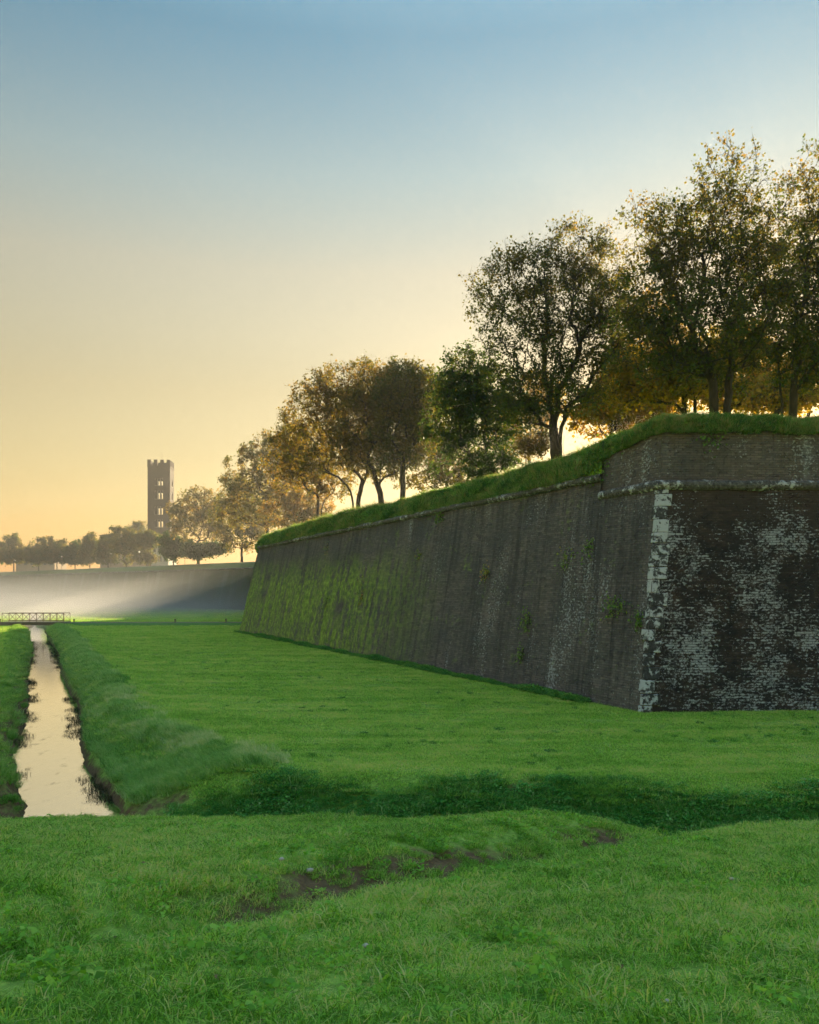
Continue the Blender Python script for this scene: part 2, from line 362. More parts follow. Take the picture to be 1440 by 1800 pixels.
# ------------------------------------------------------------------ terrain
CX0, CY0, CSL = -9.6, 23.0, -0.465               # canal axis: X = CX0 + CSL*(Y-CY0)
CN = 1 / math.sqrt(1 + CSL * CSL)
WATER_Z = -1.2

def meander(Y): return np.interp(Y, [16, 20, 23, 27, 30.5, 36, 44, 60, 75, 87, 105, 125], [0.0, 0.1, 0.07, -0.2, -0.45, -0.2, 0.17, 0.0, 0.3, 0.35, 0.1, 0.0])
def canal_s(X, Y): return (X - (CX0 + CSL * (Y - CY0))) * CN - meander(Y)
def ditch_edge(X): return np.where(X > -6, 21.7 - 0.045 * X, 21.97 - 0.16 * (X + 6)) + 0.35 * fbm(X * 0.22, X * 0 + 3.3, 5)
TA, TB = np.array([-2.2, 4.35]), np.array([1.9, 9.0])
TD = (TB - TA) / np.linalg.norm(TB - TA); TN = np.array([-TD[1], TD[0]])
def trough_n(X, Y): return (X - TA[0]) * TN[0] + (Y - TA[1]) * TN[1] + 0.25 * fbm(X * 0.5, Y * 0.5, 31)
def lip_y(X): return 11.0 - 0.22 * np.clip(X - 1.0, 0, 1.2) + 0.5 * fbm(X * 0.16, X * 0, 8) + 0.35 * np.exp(-((X + 3.5) / 3.0) ** 2)

def terrain(X, Y, full=False):
    X = np.asarray(X, float); Y = np.asarray(Y, float)
    s = canal_s(X, Y)
    wob = 0.35 * fbm(Y * 0.14, X * 0.05, 3) + 0.18 * fbm(X * 0.7, Y * 0.7, 4)
    near = sstep(36, 24, Y)
    rb = 2.75 + wob + 1.7 * near * near
    rag = 0.22 * fbm(X * 1.3, Y * 1.3, 6)
    right = 0.55 * sstep(0.75 + wob * 0.5 + rag, 1.75 + wob * 0.5 + rag, s) + 0.45 * sstep(1.1, rb, s)
    left = 0.6 * sstep(0.75 - wob * 0.5 + rag, 1.6 - wob * 0.5 + rag, -s) + 0.4 * sstep(1.0, 2.6 + wob * 0.6, -s)
    mead = 0.05 * fbm(X * 0.12, Y * 0.12, 9) + 0.03 * fbm(X * 0.6, Y * 0.5, 10)
    mead = mead + 0.16 * np.exp(-((s - rb - 0.3) / 1.3) ** 2)
    ca = np.where(s > 0, right, left)
    z = -1.65 * (1 - ca) + mead * ca
    # transverse ditch in front of the meadow
    e = ditch_edge(X); dd = Y - e
    edge = sstep(-2.1, 0.25, dd + 0.35 * fbm(X * 0.45, Y * 0.3, 12))
    floor = -1.05 - 0.5 * sstep(-3.5, -8.5, X) + 0.12 * fbm(X * 0.5, Y * 0.5, 13)
    z = np.where(Y < e + 0.6, np.minimum(z, floor + (z - floor) * edge), z)
    z = z + 0.12 * np.exp(-((dd - 0.5) / 0.9) ** 2) * ca * sstep(-9, -5, X) * sstep(8, -2, X)
    # the raised lawn the camera stands on
    ly = lip_y(X)
    lawn = 3.40 - 0.193 * np.clip(Y - 3, -2, 60)
    lawn = lawn + 0.05 * fbm(X * 0.5, Y * 0.5, 20) + 0.022 * fbm(X * 2.1, Y * 2.1, 21)
    tn = trough_n(X, Y)
    lawn = lawn - 0.24 * np.exp(-(tn / 0.5) ** 2) + 0.12 * np.exp(-((tn - 1.3) / 0.9) ** 2)
    over = np.clip(Y - ly, 0, None)
    lawn = lawn - np.where(over < 0.8, 0.35 * over ** 2, 0.224 + 0.56 * (over - 0.8))
    z2 = np.maximum(z, lawn)
    z2 = np.where(Y > 22, z, z2)
    # far away meadow is gently uneven
    z2 = z2 + np.where(Y > 120, 0.15 * fbm(X * 0.03, Y * 0.03, 14), 0)
    if not full: return z2
    dirt = 0.8 * np.exp(-((tn - 0.32) / 0.42) ** 2) * (Y < ly) * sstep(-0.45, 0.45, fbm(X * 1.3, Y * 1.3, 33) + 0.15)
    dirt = np.maximum(dirt, 0.6 * np.exp(-(((dd + 0.35) / 0.45) ** 2)) * sstep(0.15, 0.45, fbm(X * 0.30, X * 0 + 1, 35) + np.where(X < -2, 0.25, -0.1)))
    dirt = np.maximum(dirt, 0.8 * sstep(-0.7, -1.15, z2) * (np.abs(s) < 3.2))
    dirt = np.maximum(dirt, 0.60 * sstep(-0.6, -1.2, s) * sstep(-2.6, -1.7, s) * (Y > 20))
    dirt = np.maximum(dirt, 0.22 * sstep(0.42, 0.7, fbm(X * 0.8, Y * 0.8, 37)) * (Y < 12))
    return z2, dirt

def axis(segs):
    out = [np.array([segs[0][0]])]
    for a, b, n in segs: out.append(np.linspace(a, b, n + 1)[1:])
    return np.concatenate(out)
gx = axis([(-4000, -600, 6), (-600, -90, 14), (-90, -22, 130), (-22, 20, 220), (20, 60, 30), (60, 600, 14), (600, 4000, 6)])
gy = axis([(-400, -4, 8), (-4, 34, 210), (34, 135, 200), (135, 420, 50), (420, 6000, 16)])
GX, GY = np.meshgrid(gx, gy)
GZ, GD = terrain(GX, GY, True)
gme = mesh('ground', np.stack([GX.ravel(), GY.ravel(), GZ.ravel()], 1), gridf(len(gy), len(gx)), True)
fattr(gme, 'dirt', GD.ravel())
tag(link('ground', gme, M['ground']), 'green meadow ground with a canal cut and a raised lawn', None, None, 'structure')

# canal water: a strip that follows the canal, ending in the ditch mouth
wy = np.linspace(16.5, 150, 120); wv = []
for yv in wy:
    c = CX0 + CSL * (yv - CY0); wdt = 2.6 if yv > 24 else 2.6 + (24 - yv) * 0.5
    wv += [(c - wdt, yv, WATER_Z), (c + wdt, yv, WATER_Z)]
link_w = tag(link('canal_water', mesh('canal_water', wv, gridf(len(wy), 2), True), M['water']), 'still canal water reflecting the yellow sky', None, None, 'structure')

# raised gravel path crossing the meadow to the bridge
PATH_Y = 116.0
pv = []; pw = np.linspace(-230, 30, 131)
for xx in pw:
    yv = PATH_Y + 0.03 * (xx + 40)
    dip = 0.0
    zt = 0.42
    pv += [(xx, yv - 2.6, -0.25), (xx, yv - 1.5, zt - 0.04), (xx, yv - 1.2, zt), (xx, yv + 1.2, zt), (xx, yv + 2.6, -0.2)]
pv = np.array(pv)
sp = canal_s(pv[:, 0], pv[:, 1]); keep = np.abs(sp) > 3.1
nrow = len(pw); rows = [k for k in range(nrow) if keep[5 * k:5 * k + 5].all()]
pf = [f for f in gridf(nrow, 5) if all((i // 5) in rows for i in f)]
def path_mat():
    t = NT('path_gravel_and_verge'); p = t.pos(); n = t.noise(p, 4, 5, 0.7)
    y = t.sep(p)[2]
    t.set(t.p.inputs['Base Color'], t.mix(t.rng(y, 0.36, 0.41), t.mix(n, (0.07, 0.18, 0.03), (0.16, 0.32, 0.06)), t.mix(n, (0.12, 0.10, 0.07), (0.26, 0.22, 0.15))))
    t.p.inputs['Roughness'].default_value = 0.95; return t.m
M['path'] = path_mat()
tag(link('path', mesh('path', pv, np.array(pf), True), M['path']), 'raised gravel path crossing the far meadow to the bridge', None, None, 'structure')

# ------------------------------------------------------------------ the bastion
D1 = np.array([-0.4237, 0.9058]); D2 = np.array([0.9996, 0.03]); D3 = np.array([-0.185, 0.9827])
P0 = np.array([9.54, 33.5])
LEN1 = 70.5; P1 = P0 + D1 * LEN1; LEN3 = 75.0; LEN2 = 70.0
N1 = np.array([-D1[1], D1[0]]); N2 = np.array([D2[1], -D2[0]]); N3 = np.array([-D3[1], D3[0]])   # outward
def meet(pa, na, pb, nb, w):
    A = np.array([na, nb]); b = np.array([na @ pa - w, nb @ pb - w]); return np.linalg.solve(A, b)
def c01(w): return meet(P0, N2, P0, N1, w)
def c13(w): return meet(P1, N1, P1, N3, w)
def endR(w): return P0 + D2 * LEN2 - N2 * w
def end3(w): return P1 + D3 * LEN3 - N3 * w
def pright(u, w): c = c01(w); return c + D2 * u
def pleft(u, w):
    """u: metres from the near corner along the left face, measured at its foot"""
    a = c01(w); b = c13(w); f = u / LEN1; return a + (b - a) * f
def p3(u, w):
    a = c13(w); b = end3(w); return a + (b - a) * (u / LEN3)
BAT = 0.228
UB = 4.15                                       # where the brick parapet stops on the left face
ZA = 9.55                                       # cordon height at the near corner
def zb(u): return 10.42 - 0.0055 * (u - 4)       # cordon height along the long face
def wall_w(z): return BAT * np.minimum(z, ZA) + 0.10 * np.maximum(z - ZA, 0)

bastion = empty('bastion_wall', (9.54, 33.5, 0), 'huge dark brick bastion wall with pale stone corner and grassy top', 'wall')
bastion.location = (0, 0, 0)

def face(name, us, zs_fn, pfn, mat, uoff=0.0, inset=0.0, amp=1.0, seed=40):
    V = []; W = []
    nz = 26
    for k in range(nz):
        for u in us:
            z0, z1 = zs_fn(u); z = z0 + (z1 - z0) * k / (nz - 1)
            bump = (0.06 * fbm(u * 0.5 + seed, z * 0.5, seed) + 0.022 * fbm(u * 2.2, z * 2.2, seed + 2)) * amp
            w = wall_w(z) + inset - float(bump)
            p = pfn(u, w); V.append((p[0], p[1], z)); W.append((u + uoff, z, 0))
    me = mesh(name, V, gridf(nz, len(us)), True); vattr(me, 'wuv', W)
    return link(name, me, mat, bastion)

face('brick_face', np.concatenate([np.linspace(0.0, 20, 61), np.linspace(20.5, LEN2, 30)]), lambda u: (-0.4, ZA), pright, M['brick_right'], 0, 0, 1.0, 41)
face('brick_face', np.linspace(0, UB, 14), lambda u: (-0.4, ZA), pleft, M['brick_left'], 0.0, 0.0, 1.0, 43)
face('brick_face', np.concatenate([np.linspace(UB, 30, 80), np.linspace(30.5, LEN1, 80)]), lambda u: (-0.4, float(zb(u))), pleft, M['brick_left'], 0, 0.10, 1.3, 45)
face('brick_face', np.linspace(0, LEN3, 30), lambda u: (-0.4, 10.05), p3, M['brick_left'], 70, 0.10, 1.0, 47)
# reveal where the near section stands proud of the long face
V = []; F = []
for z in np.linspace(-0.4, 12.2, 12):
    for q in (-0.0, 0.8):
        w = wall_w(z) + q; p = pleft(UB, w); V.append((p[0], p[1], z))
me = mesh('brick_reveal', V, gridf(12, 2)); vattr(me, 'wuv', [(v[0] * 0 + (i % 2) * 0.5, v[2], 0) for i, v in enumerate(V)])
link('brick_reveal', me, M['brick_left'], bastion)

# parapet above the cordon near the corner
def par_top_r(u): return 12.45 - 0.03 * min(u, 3) - 0.22 * float(fbm(u * 0.6, 2.0, 51))
def par_top_l(u): return 12.42 - 0.12 * u - 0.25 * float(sstep(2.5, 4.2, u)) + 0.14 * float(fbm(u * 0.8, 5.0, 52))
face('brick_parapet', np.concatenate([np.linspace(0.0, 20, 61), np.linspace(20.5, LEN2, 30)]), lambda u: (ZA - 0.02, par_top_r(u)), pright, M['brick_parapet'], 3, 0.12, 1.0, 53)
face('brick_parapet', np.linspace(0, UB, 16), lambda u: (ZA - 0.02, par_top_l(u)), pleft, M['brick_parapet'], 0, 0.12, 1.0, 55)

# the string course: rounded stones laid end to end
def cordon(name, pfn, u0, u1, zf, step, rad, inset=0.0):
    u = u0; k = 0
    rs = np.random.default_rng(int(u0 * 7 + u1))
    while u < u1 - 0.2:
        st = step * (0.8 + 0.4 * rs.random()); v = min(u1, u + st)
        if u1 - v < 0.4: v = u1
        V = []; ns = 9; nl = 4; dz = rs.normal() * 0.012; dr = 1 + rs.normal() * 0.035; dn = rs.normal() * 0.012
        for i in range(nl):
            uu = u + 0.008 + (v - u - 0.016) * i / (nl - 1); z = zf(uu) + dz
            endf = 0.93 if i in (0, nl - 1) else 1.0
            for j in range(ns):
                a = -math.pi * 0.62 + math.pi * 1.24 * j / (ns - 1)
                rr = rad * dr * endf * (1 + 0.05 * float(fbm(uu * 3, j * 0.7, 61)))
                off = rr * math.cos(a) * 0.95; hh = rr * math.sin(a)
                p = pfn(uu, wall_w(ZA) + inset - off + 0.02 + dn); V.append((p[0], p[1], z + hh))
        F = [tuple(f) for f in gridf(nl, ns)] + [tuple(range(ns)), tuple(range((nl - 1) * ns + ns - 1, (nl - 1) * ns - 1, -1))]
        o = link('cordon_stone', mesh('cordon_stone', V, F), M['cordon'], bastion)
        u = v; k += 1
    return k
cordon('cordon_stone', pright, 0.0, 24, lambda u: ZA + 0.02, 1.25, 0.235)
cordon('cordon_stone', pleft, 0.0, UB + 0.15, lambda u: ZA + 0.02 - 0.01 * u, 1.1, 0.235)
cordon('cordon_stone', pleft, UB + 0.05, LEN1, lambda u: float(zb(u)) + 0.02, 1.35, 0.20, 0.12)

# quoins at the near corner: long and short blocks wrapping both faces
zq = -0.3; k = 0; rs = np.random.default_rng(5)
while zq < ZA - 0.25:
    h = 0.46 + 0.12 * rs.random()
    if zq + h > ZA - 0.2: h = ZA - 0.17 - zq
    la, lb = ((0.24, 0.62) if k % 2 else (0.36, 0.40)); la += 0.06 * rs.normal(); lb += 0.10 * rs.normal()
    la, lb = max(0.2, la), max(0.3, lb)
    pr = 0.035 + 0.02 * rs.random(); V = []
    for z in (zq + 0.012, zq + h - 0.012):
        w = wall_w(z) - pr
        pts = [pleft(la, w), c01(w), pright(lb, w), pright(lb, w + 0.4), c01(w + 0.45), pleft(la, w + 0.4)]
        # knock the sharp corner off
        c = pts[1]; a = c + D1 * (0.05 + 0.05 * rs.random()); b = c + D2 * (0.05 + 0.05 * rs.random())
        for p in [pts[0], a, b, pts[2], pts[3], pts[4], pts[5]]: V.append((p[0] + rs.normal() * 0.006, p[1] + rs.normal() * 0.006, z + rs.normal() * 0.006))
    n = 7; F = [(i, (i+1) % n, n + (i+1) % n, n + i) for i in range(n)] + [tuple(range(n - 1, -1, -1)), tuple(range(n, 2 * n))]
    o = link('quoin_stone', mesh('quoin_stone', V, F), M['quoin'] if (zq > 4.6 or k in (2, 6)) else M['quoin_dark'], bastion)
    m = o.modifiers.new('bevel', 'BEVEL'); m.width = 0.03; m.segments = 2; m.limit_method = 'ANGLE'
    zq += h; k += 1

# earth bank and terreplein on top
def crest(u): return 12.15 - 0.006 * u - 0.35 * sstep(55, 70, u) + 0.12 * fbm(u * 0.35, u * 0, 66) + 0.5 * np.exp(-((u - 3.5) / 4.0) ** 2)
def bank_profile(u, part):
    """(inward distance, height) rows; part right/left"""
    if part == 'L' and u > UB:
        t = float(sstep(UB, UB + 2.2, u)); z0 = float(zb(u)) + 0.13; c = float(crest(u))
        zp = par_top_l(UB)
        w0 = wall_w(ZA) + 0.16
        a = [(w0, z0), (w0 + 0.35, z0 + (c - z0) * 0.30), (w0 + 0.85, z0 + (c - z0) * 0.62), (w0 + 1.5, z0 + (c - z0) * 0.88), (w0 + 2.4, c), (w0 + 4.5, c - 0.15), (w0 + 9, 11.5), (w0 + 34, 11.3)]
        b = [(w0 + 0.2, zp - 0.5), (w0 + 0.4, zp + 0.1), (w0 + 0.75, zp + 0.45), (w0 + 1.3, 12.45), (w0 + 2.4, 12.75), (w0 + 5, 12.6), (w0 + 10, 12.0), (w0 + 34, 11.4)]
        return [(p[0] * t + q[0] * (1 - t), p[1] * t + q[1] * (1 - t)) for p, q in zip(a, b)]
    zp = par_top_l(u) if part == 'L' else par_top_r(u)
    w0 = wall_w(ZA) + 0.22
    up = 0.15 * float(fbm(u * 0.5, 7.0, 68))
    cl = 12.75 if part == 'L' else 12.86
    return [(w0 + 0.02, zp - 0.45), (w0 + 0.10, zp + 0.05), (w0 + 0.45, zp + 0.20 + up), (w0 + 1.1, max(zp + 0.3, cl - 0.2)), (w0 + 2.2, cl), (w0 + 5, cl - 0.1), (w0 + 10, 12.3), (w0 + 34, 11.5)]
rows = []; BK = []
for u in np.concatenate([np.linspace(LEN2, 20, 20), np.linspace(19.6, 0.01, 50)]):
    rows.append([(*pright(u, w), z) for w, z in bank_profile(u, 'R')])
for u in np.concatenate([np.linspace(0.01, 12, 41), np.linspace(12.6, LEN1 - 0.01, 100)]):
    rows.append([(*pleft(u, w), z) for w, z in bank_profile(u, 'L')])
for u in np.linspace(0.5, LEN3, 40):
    rows.append([(*p3(u, w), z) for w, z in bank_profile(LEN1, 'L')])
# refine across the profile for an even surface
R = np.array(rows); t0 = np.arange(8); t1 = np.linspace(0, 7, 29)
Rf = np.stack([np.stack([np.interp(t1, t0, r[:, c]) for c in range(3)], 1) for r in R])
Rf[:, :, 2] += 0.09 * fbm(Rf[:, :, 0] * 0.9 + Rf[:, :, 1] * 0.3, Rf[:, :, 1] * 0.9, 71) * (np.arange(29)[None, :] > 1)
bme = mesh('earth_bank', Rf.reshape(-1, 3), gridf(Rf.shape[0], 29)[:, ::-1], True)
fattr(bme, 'dirt', np.zeros(len(bme.vertices)) + 0.12)
link('earth_bank', bme, M['ground'], bastion)
def bank_pt(i, j):                                # bilinear lookup on the refined bank (i over stations, j across)
    i0 = np.clip(np.floor(i).astype(int), 0, Rf.shape[0] - 2); j0 = np.clip(np.floor(j).astype(int), 0, 27)
    fi = (i - i0)[:, None]; fj = (j - j0)[:, None]
    return (Rf[i0, j0] * (1 - fi) + Rf[i0 + 1, j0] * fi) * (1 - fj) + (Rf[i0, j0 + 1] * (1 - fi) + Rf[i0 + 1, j0 + 1] * fi) * fj

# ------------------------------------------------------------------ far rampart across the meadow
FA, FB = np.array([-250.0, 405.0]), np.array([20.0, 142.0])
FD = (FB - FA) / np.linalg.norm(FB - FA); FN = np.array([-FD[1], FD[0]])
if FN @ (-FA) < 0: FN = -FN                       # outward, towards the camera
FL = np.linalg.norm(FB - FA)
rampart = empty('rampart_wall', (0, 0, 0), 'long distant rampart wall in mist behind the footbridge', 'wall')
def pfar(u, w): return FA + FD * u - FN * w
us = np.linspace(0, FL, 190); V = []; W = []
for z in np.linspace(-0.5, 10.2, 14):
    for u in us:
        p = pfar(u, 0.2 * z - 0.12 * float(fbm(u * 0.2, z * 0.3, 80))); V.append((*p, z)); W.append((u, z, 0))
me = mesh('brick_face', V, gridf(14, len(us)), True); vattr(me, 'wuv', W); link('brick_face', me, M['brick_far'], rampart)
V = []
for w, dz in ((1.98, 10.2), (1.78, 10.28), (1.72, 10.42), (1.82, 10.55), (2.1, 10.6)):
    for u in us: V.append((*pfar(u, w), dz))
link('cordon', mesh('cordon', V, gridf(5, len(us)), True), M['cordon'], rampart)
V = []
prof = [(2.1, 10.58), (2.6, 11.2), (3.4, 11.8), (5.0, 12.1), (8, 12.0), (14, 11.6), (60, 11.4)]
for w, z in prof:
    for u in us: V.append((*pfar(u, w), z + (0.18 * float(fbm(u * 0.12, w, 84)) if z < 12.05 else 0.1 * float(fbm(u * 0.1, 1, 84)))))
me = mesh('earth_bank', V, gridf(len(prof), len(us)), True); fattr(me, 'dirt', np.zeros(len(V))); link('earth_bank', me, M['farbank'], rampart)
def far_z(x, y): return 11.6

# ------------------------------------------------------------------ bell tower (square, battlemented, open belfry storeys)
TWY = 300.0; TX = (283 - 720) / 1440 * TWY
tower = empty('bell_tower', (TX, TWY, 0), 'tall square brick bell tower with battlements above the far trees', 'tower')
tc = np.array([-TX, -TWY]); tc = tc / np.linalg.norm(tc); tr = np.array([-tc[1], tc[0]])
if tr[0] < 0: tr = -tr
ang = math.radians(11)
nA = math.cos(ang) * tc - math.sin(ang) * tr; nB = math.cos(ang) * tr + math.sin(ang) * tc
TW = 7.9; TT = 52.1
def zpx(y, Y): return EYE + (1037 - y) * Y / 1440
LV = [(856.5, 843.5), (880, 864.5), (907, 891.5), (929, 915), (955, 944)]
def tower_wall(nv, tv):
    """one wall with its openings; nv outward, tv along"""
    b = MB(); t = 1.0; h2 = TW / 2
    def fn(x, y, z): q = nv * (h2 - y) + tv * x; return (q[0], q[1], z)
    wx0, wx1 = -1.45, 1.45
    e = h2 - 1.0
    top = zpx(824, TWY)
    b.box(-e, wx0, 0, t, 0, top, fn); b.box(wx1, e, 0, t, 0, top, fn)
    zc = 0.0
    for (y0, y1) in sorted(LV, key=lambda q: -q[0]):
        b.box(wx0, wx1, 0, t, zc, zpx(y0, TWY), fn); zc = zpx(y1, TWY)
    b.box(wx0, wx1, 0, t, zc, top, fn)
    o = b.build('wall', M['tower'], tower)
    for (y0, y1) in LV:
        z0, z1 = zpx(y0, TWY), zpx(y1, TWY); c = MB()
        c.box(wx0, wx1, -0.06, t * 0.8, z0, z0 + 0.16, fn)
        for xx in (-0.49, 0.49):
            c.box(xx - 0.16, xx + 0.16, 0.25, 0.55, z0 + 0.16, z1 - 0.75, fn)
            c.box(xx - 0.24, xx + 0.24, 0.15, 0.70, z1 - 0.75, z1 - 0.5, fn)
        # stepped round heads
        for cxx in (-0.97, 0.0, 0.97):
            for sgn in (-1, 1):
                for k in range(4):
                    a0 = 0.54 * math.cos(math.radians(k * 22.5)); zz = z1 - 0.55 + 0.5 * math.sin(math.radians(k * 22.5)); z_n = z1 - 0.55 + 0.5 * math.sin(math.radians(k * 22.5 + 22.5))
                    x0, x1 = sorted((cxx + sgn * a0 * 0.86, cxx + sgn * 0.54)); 
                    if x1 - x0 > 0.01: c.box(x0, x1, 0.1, t * 0.9, zz, z_n, fn)
        win = c.build('window', M['marble'], tower)
for nv, tv in ((nA, nB), (-nA, nB), (nB, nA), (-nB, nA)): tower_wall(nv, tv)
b = MB()
for sx in (-1, 1):
    for sy in (-1, 1):
        c = nB * sx * (TW / 2 - 0.5) + nA * sy * (TW / 2 - 0.5)
        def fnc(x, y, z, c=c): q = c + nB * x + nA * y; return (q[0], q[1], z)
        g = MB(); g.box(-0.5, 0.5, -0.5, 0.5, 0, zpx(824, TWY), fnc); g.build('corner_pier', M['tower'], tower)
def fnt(x, y, z): q = nB * x + nA * y; return (q[0], q[1], z)
g = MB(); zt = zpx(824, TWY); g.box(-TW / 2 - 0.12, TW / 2 + 0.12, -TW / 2 - 0.12, TW / 2 + 0.12, zt, zt + 0.5, fnt); g.build('parapet_band', M['tower'], tower)
g = MB(); zz = zpx(888, TWY); 
for q in range(4):
    g = MB(); pos = [(-1, 1), (1, 1)][0]
mer = []
for s in np.linspace(-1, 1, 4): mer += [(s * (TW / 2 - 0.55), TW / 2 - 0.3), (s * (TW / 2 - 0.55), -TW / 2 + 0.3)]
for s in (-1 / 3, 1 / 3): mer += [(TW / 2 - 0.3, s * (TW / 2 - 0.55)), (-TW / 2 + 0.3, s * (TW / 2 - 0.55))]
for (mx_, my_) in mer:
    g = MB(); hx, hy = (0.62, 0.42) if abs(my_) > abs(mx_) - 0.3 and abs(abs(my_) - (TW / 2 - 0.3)) < 0.01 else (0.42, 0.62)
    g.box(mx_ - hx, mx_ + hx, my_ - hy, my_ + hy, zt + 0.5, TT, fnt); g.build('merlon', M['tower'], tower)
g = MB(); g.bar(fnt(0.4, 0, TT - 2), fnt(0.4, 0, TT + 3.2), 0.05); g.build('lightning_rod', M['iron'], tower)

# ------------------------------------------------------------------ buildings behind the far trees
def house(px0, px1, ytop, Y, depth, label, wallm, roof_h, name='town_house', nst=3, nw=5):
    x0 = (px0 - 720) / 1440 * Y; x1 = (px1 - 720) / 1440 * Y; zt = zpx(ytop, Y)
    h = empty(name, ((x0 + x1) / 2, Y, 0), label, 'house'); w = (x1 - x0) / 2
    b = MB(); b.box(-w, w, 0, depth, 0, zt - roof_h, None); b.build('wall', wallm, h)
    b = MB(); e = 0.5; zr = zt - roof_h
    b.V = [(-w - e, -e, zr), (w + e, -e, zr), (w + e, depth + e, zr), (-w - e, depth + e, zr), (-w * 0.7, depth / 2, zt), (w * 0.7, depth / 2, zt),
           (-w - e, -e, zr + 0.15), (w + e, -e, zr + 0.15), (w + e, depth + e, zr + 0.15), (-w - e, depth + e, zr + 0.15)]
    b.F = [(0, 3, 2, 1), (0, 1, 7, 6), (1, 2, 8, 7), (2, 3, 9, 8), (3, 0, 6, 9), (6, 7, 5, 4), (8, 9, 4, 5), (7, 8, 5), (9, 6, 4)]
    b.build('roof', M['rooftile'], h)
    for s in range(nst):
        for k in range(nw):
            xx = -w + (k + 0.5) * 2 * w / nw; z0 = zr - 2.3 - s * 3.4
            if z0 < 9: continue
            f = MB(); f.box(xx - 0.62, xx - 0.5, -0.06, 0.05, z0 - 0.1, z0 + 1.6); f.box(xx + 0.5, xx + 0.62, -0.06, 0.05, z0 - 0.1, z0 + 1.6)
            f.box(xx - 0.7, xx + 0.7, -0.12, 0.05, z0 - 0.25, z0 - 0.1); f.box(xx - 0.62, xx + 0.62, -0.06, 0.05, z0 + 1.6, z0 + 1.74)
            wo = f.build('window', M['marble'], h)
            q = MB(); q.box(xx - 0.5, xx + 0.5, -0.02, 0.04, z0 - 0.1, z0 + 1.6); q.build('shutter', M['shutter'], wo)
    return h
house(176, 262, 936, 318, 14, 'flat roofed ochre building below the bell tower', M['ochre'], 1.2, nst=3, nw=7)
house(266, 296, 948, 292, 10, 'pale plastered house glimpsed between trees below the tower', M['plaster'], 2.0, nst=4, nw=3)
house(28, 96, 958, 345, 12, 'low tiled house behind the leftmost far trees', M['ochre'], 2.5, nst=2, nw=6)

# ------------------------------------------------------------------ footbridge over the canal
BX = CX0 + CSL * (PATH_Y - CY0); bl = 4.45
bridge = empty('footbridge', (BX, PATH_Y, 0), 'small footbridge with cross braced iron railings over the canal', 'bridge')
g = MB(); g.box(-bl, bl, -1.15, 1.15, 0.30, 0.52); g.box(-bl, bl, -1.05, -0.85, 0.02, 0.30); g.box(-bl, bl, 0.85, 1.05, 0.02, 0.30); g.build('deck', M['concrete'], bridge)
for sx in (-1, 1):
    g = MB(); g.box(sx * 3.9 - 0.7, sx * 3.9 + 0.7, -1.3, 1.3, -1.8, 0.30 - 0.003 + 0.0); g.build('abutment', M['concrete'], bridge)
for sy in (-1, 1):
    yy = sy * 1.02; n = 9; xs = np.linspace(-bl + 0.1, bl - 0.1, n + 1)
    g = MB(); g.bar((xs[0], yy, 1.72), (xs[-1], yy, 1.72), 0.045); g.build('handrail', M['iron'], bridge)
    g = MB(); g.bar((xs[0], yy, 0.66), (xs[-1], yy, 0.66), 0.035); g.build('bottom_rail', M['iron'], bridge)
    for x in xs:
        g = MB(); g.bar((x, yy, 0.52), (x, yy, 1.72), 0.04); g.build('post', M['iron'], bridge)
    for a, c in zip(xs[:-1], xs[1:]):
        g = MB(); g.bar((a, yy - 0.012, 0.68), (c, yy - 0.012, 1.70), 0.02, 4); g.bar((a, yy + 0.012, 1.70), (c, yy + 0.012, 0.68), 0.02, 4); g.build('cross_brace', M['iron'], bridge)

def bollard(px, label):
    Y = PATH_Y - 1.35; x = (px - 720) / 1440 * Y; Yp = PATH_Y + 0.03 * (x + 40) - 1.3
    t = empty('path_bollard', (x, Yp, 0.35), label, 'bollard', 'bollards along the far path')
    g = MB(); g.bar((0, 0, -0.1), (0, 0, 0.42), 0.10, 8); g.build('post', M['concrete'], t)
    g = MB(); g.bar((0, 0, 0.42), (0, 0, 0.56), 0.14, 8); g.bar((0, 0, 0.56), (0, 0, 0.60), 0.08, 8); g.build('cap', M['marble'], t)
bollard(131, 'short bollard at the right end of the footbridge')
bollard(307, 'short pale bollard midway along the far path')
bollard(396, 'short bollard on the far path beside the bastion')
bollard(3, 'short bollard left of the footbridge')

def street_lamp(px, py, Y, label):
    x = (px - 720) / 1440 * Y; zt = zpx(py, Y)
    t = empty('street_lamp', (x, Y, 11.4), label, 'lamp', 'lamps on the far rampart walk'); h = zt - 11.4
    g = MB(); g.bar((0, 0, 0), (0, 0, h - 0.3), 0.07, 6); g.bar((0, 0, 0), (0, 0, 0.8), 0.13, 6); g.build('pole', M['iron'], t)
    bm = bmesh.new(); bmesh.ops.create_icosphere(bm, subdivisions=2, radius=0.26); me = bpy.data.meshes.new('globe'); bm.to_mesh(me); bm.free()
    o = link('globe', me, M['globe'], t); o.location = (0, 0, h)
street_lamp(26, 985, 300, 'leftmost small globe lamp among the far trees')
street_lamp(108, 978, 290, 'globe lamp among far trees, second from the left')
street_lamp(195, 973, 270, 'globe lamp among far trees left of the tower')
street_lamp(245, 970, 258, 'globe lamp just left below the bell tower')
street_lamp(325, 964, 236, 'globe lamp under the round tree right of the tower')

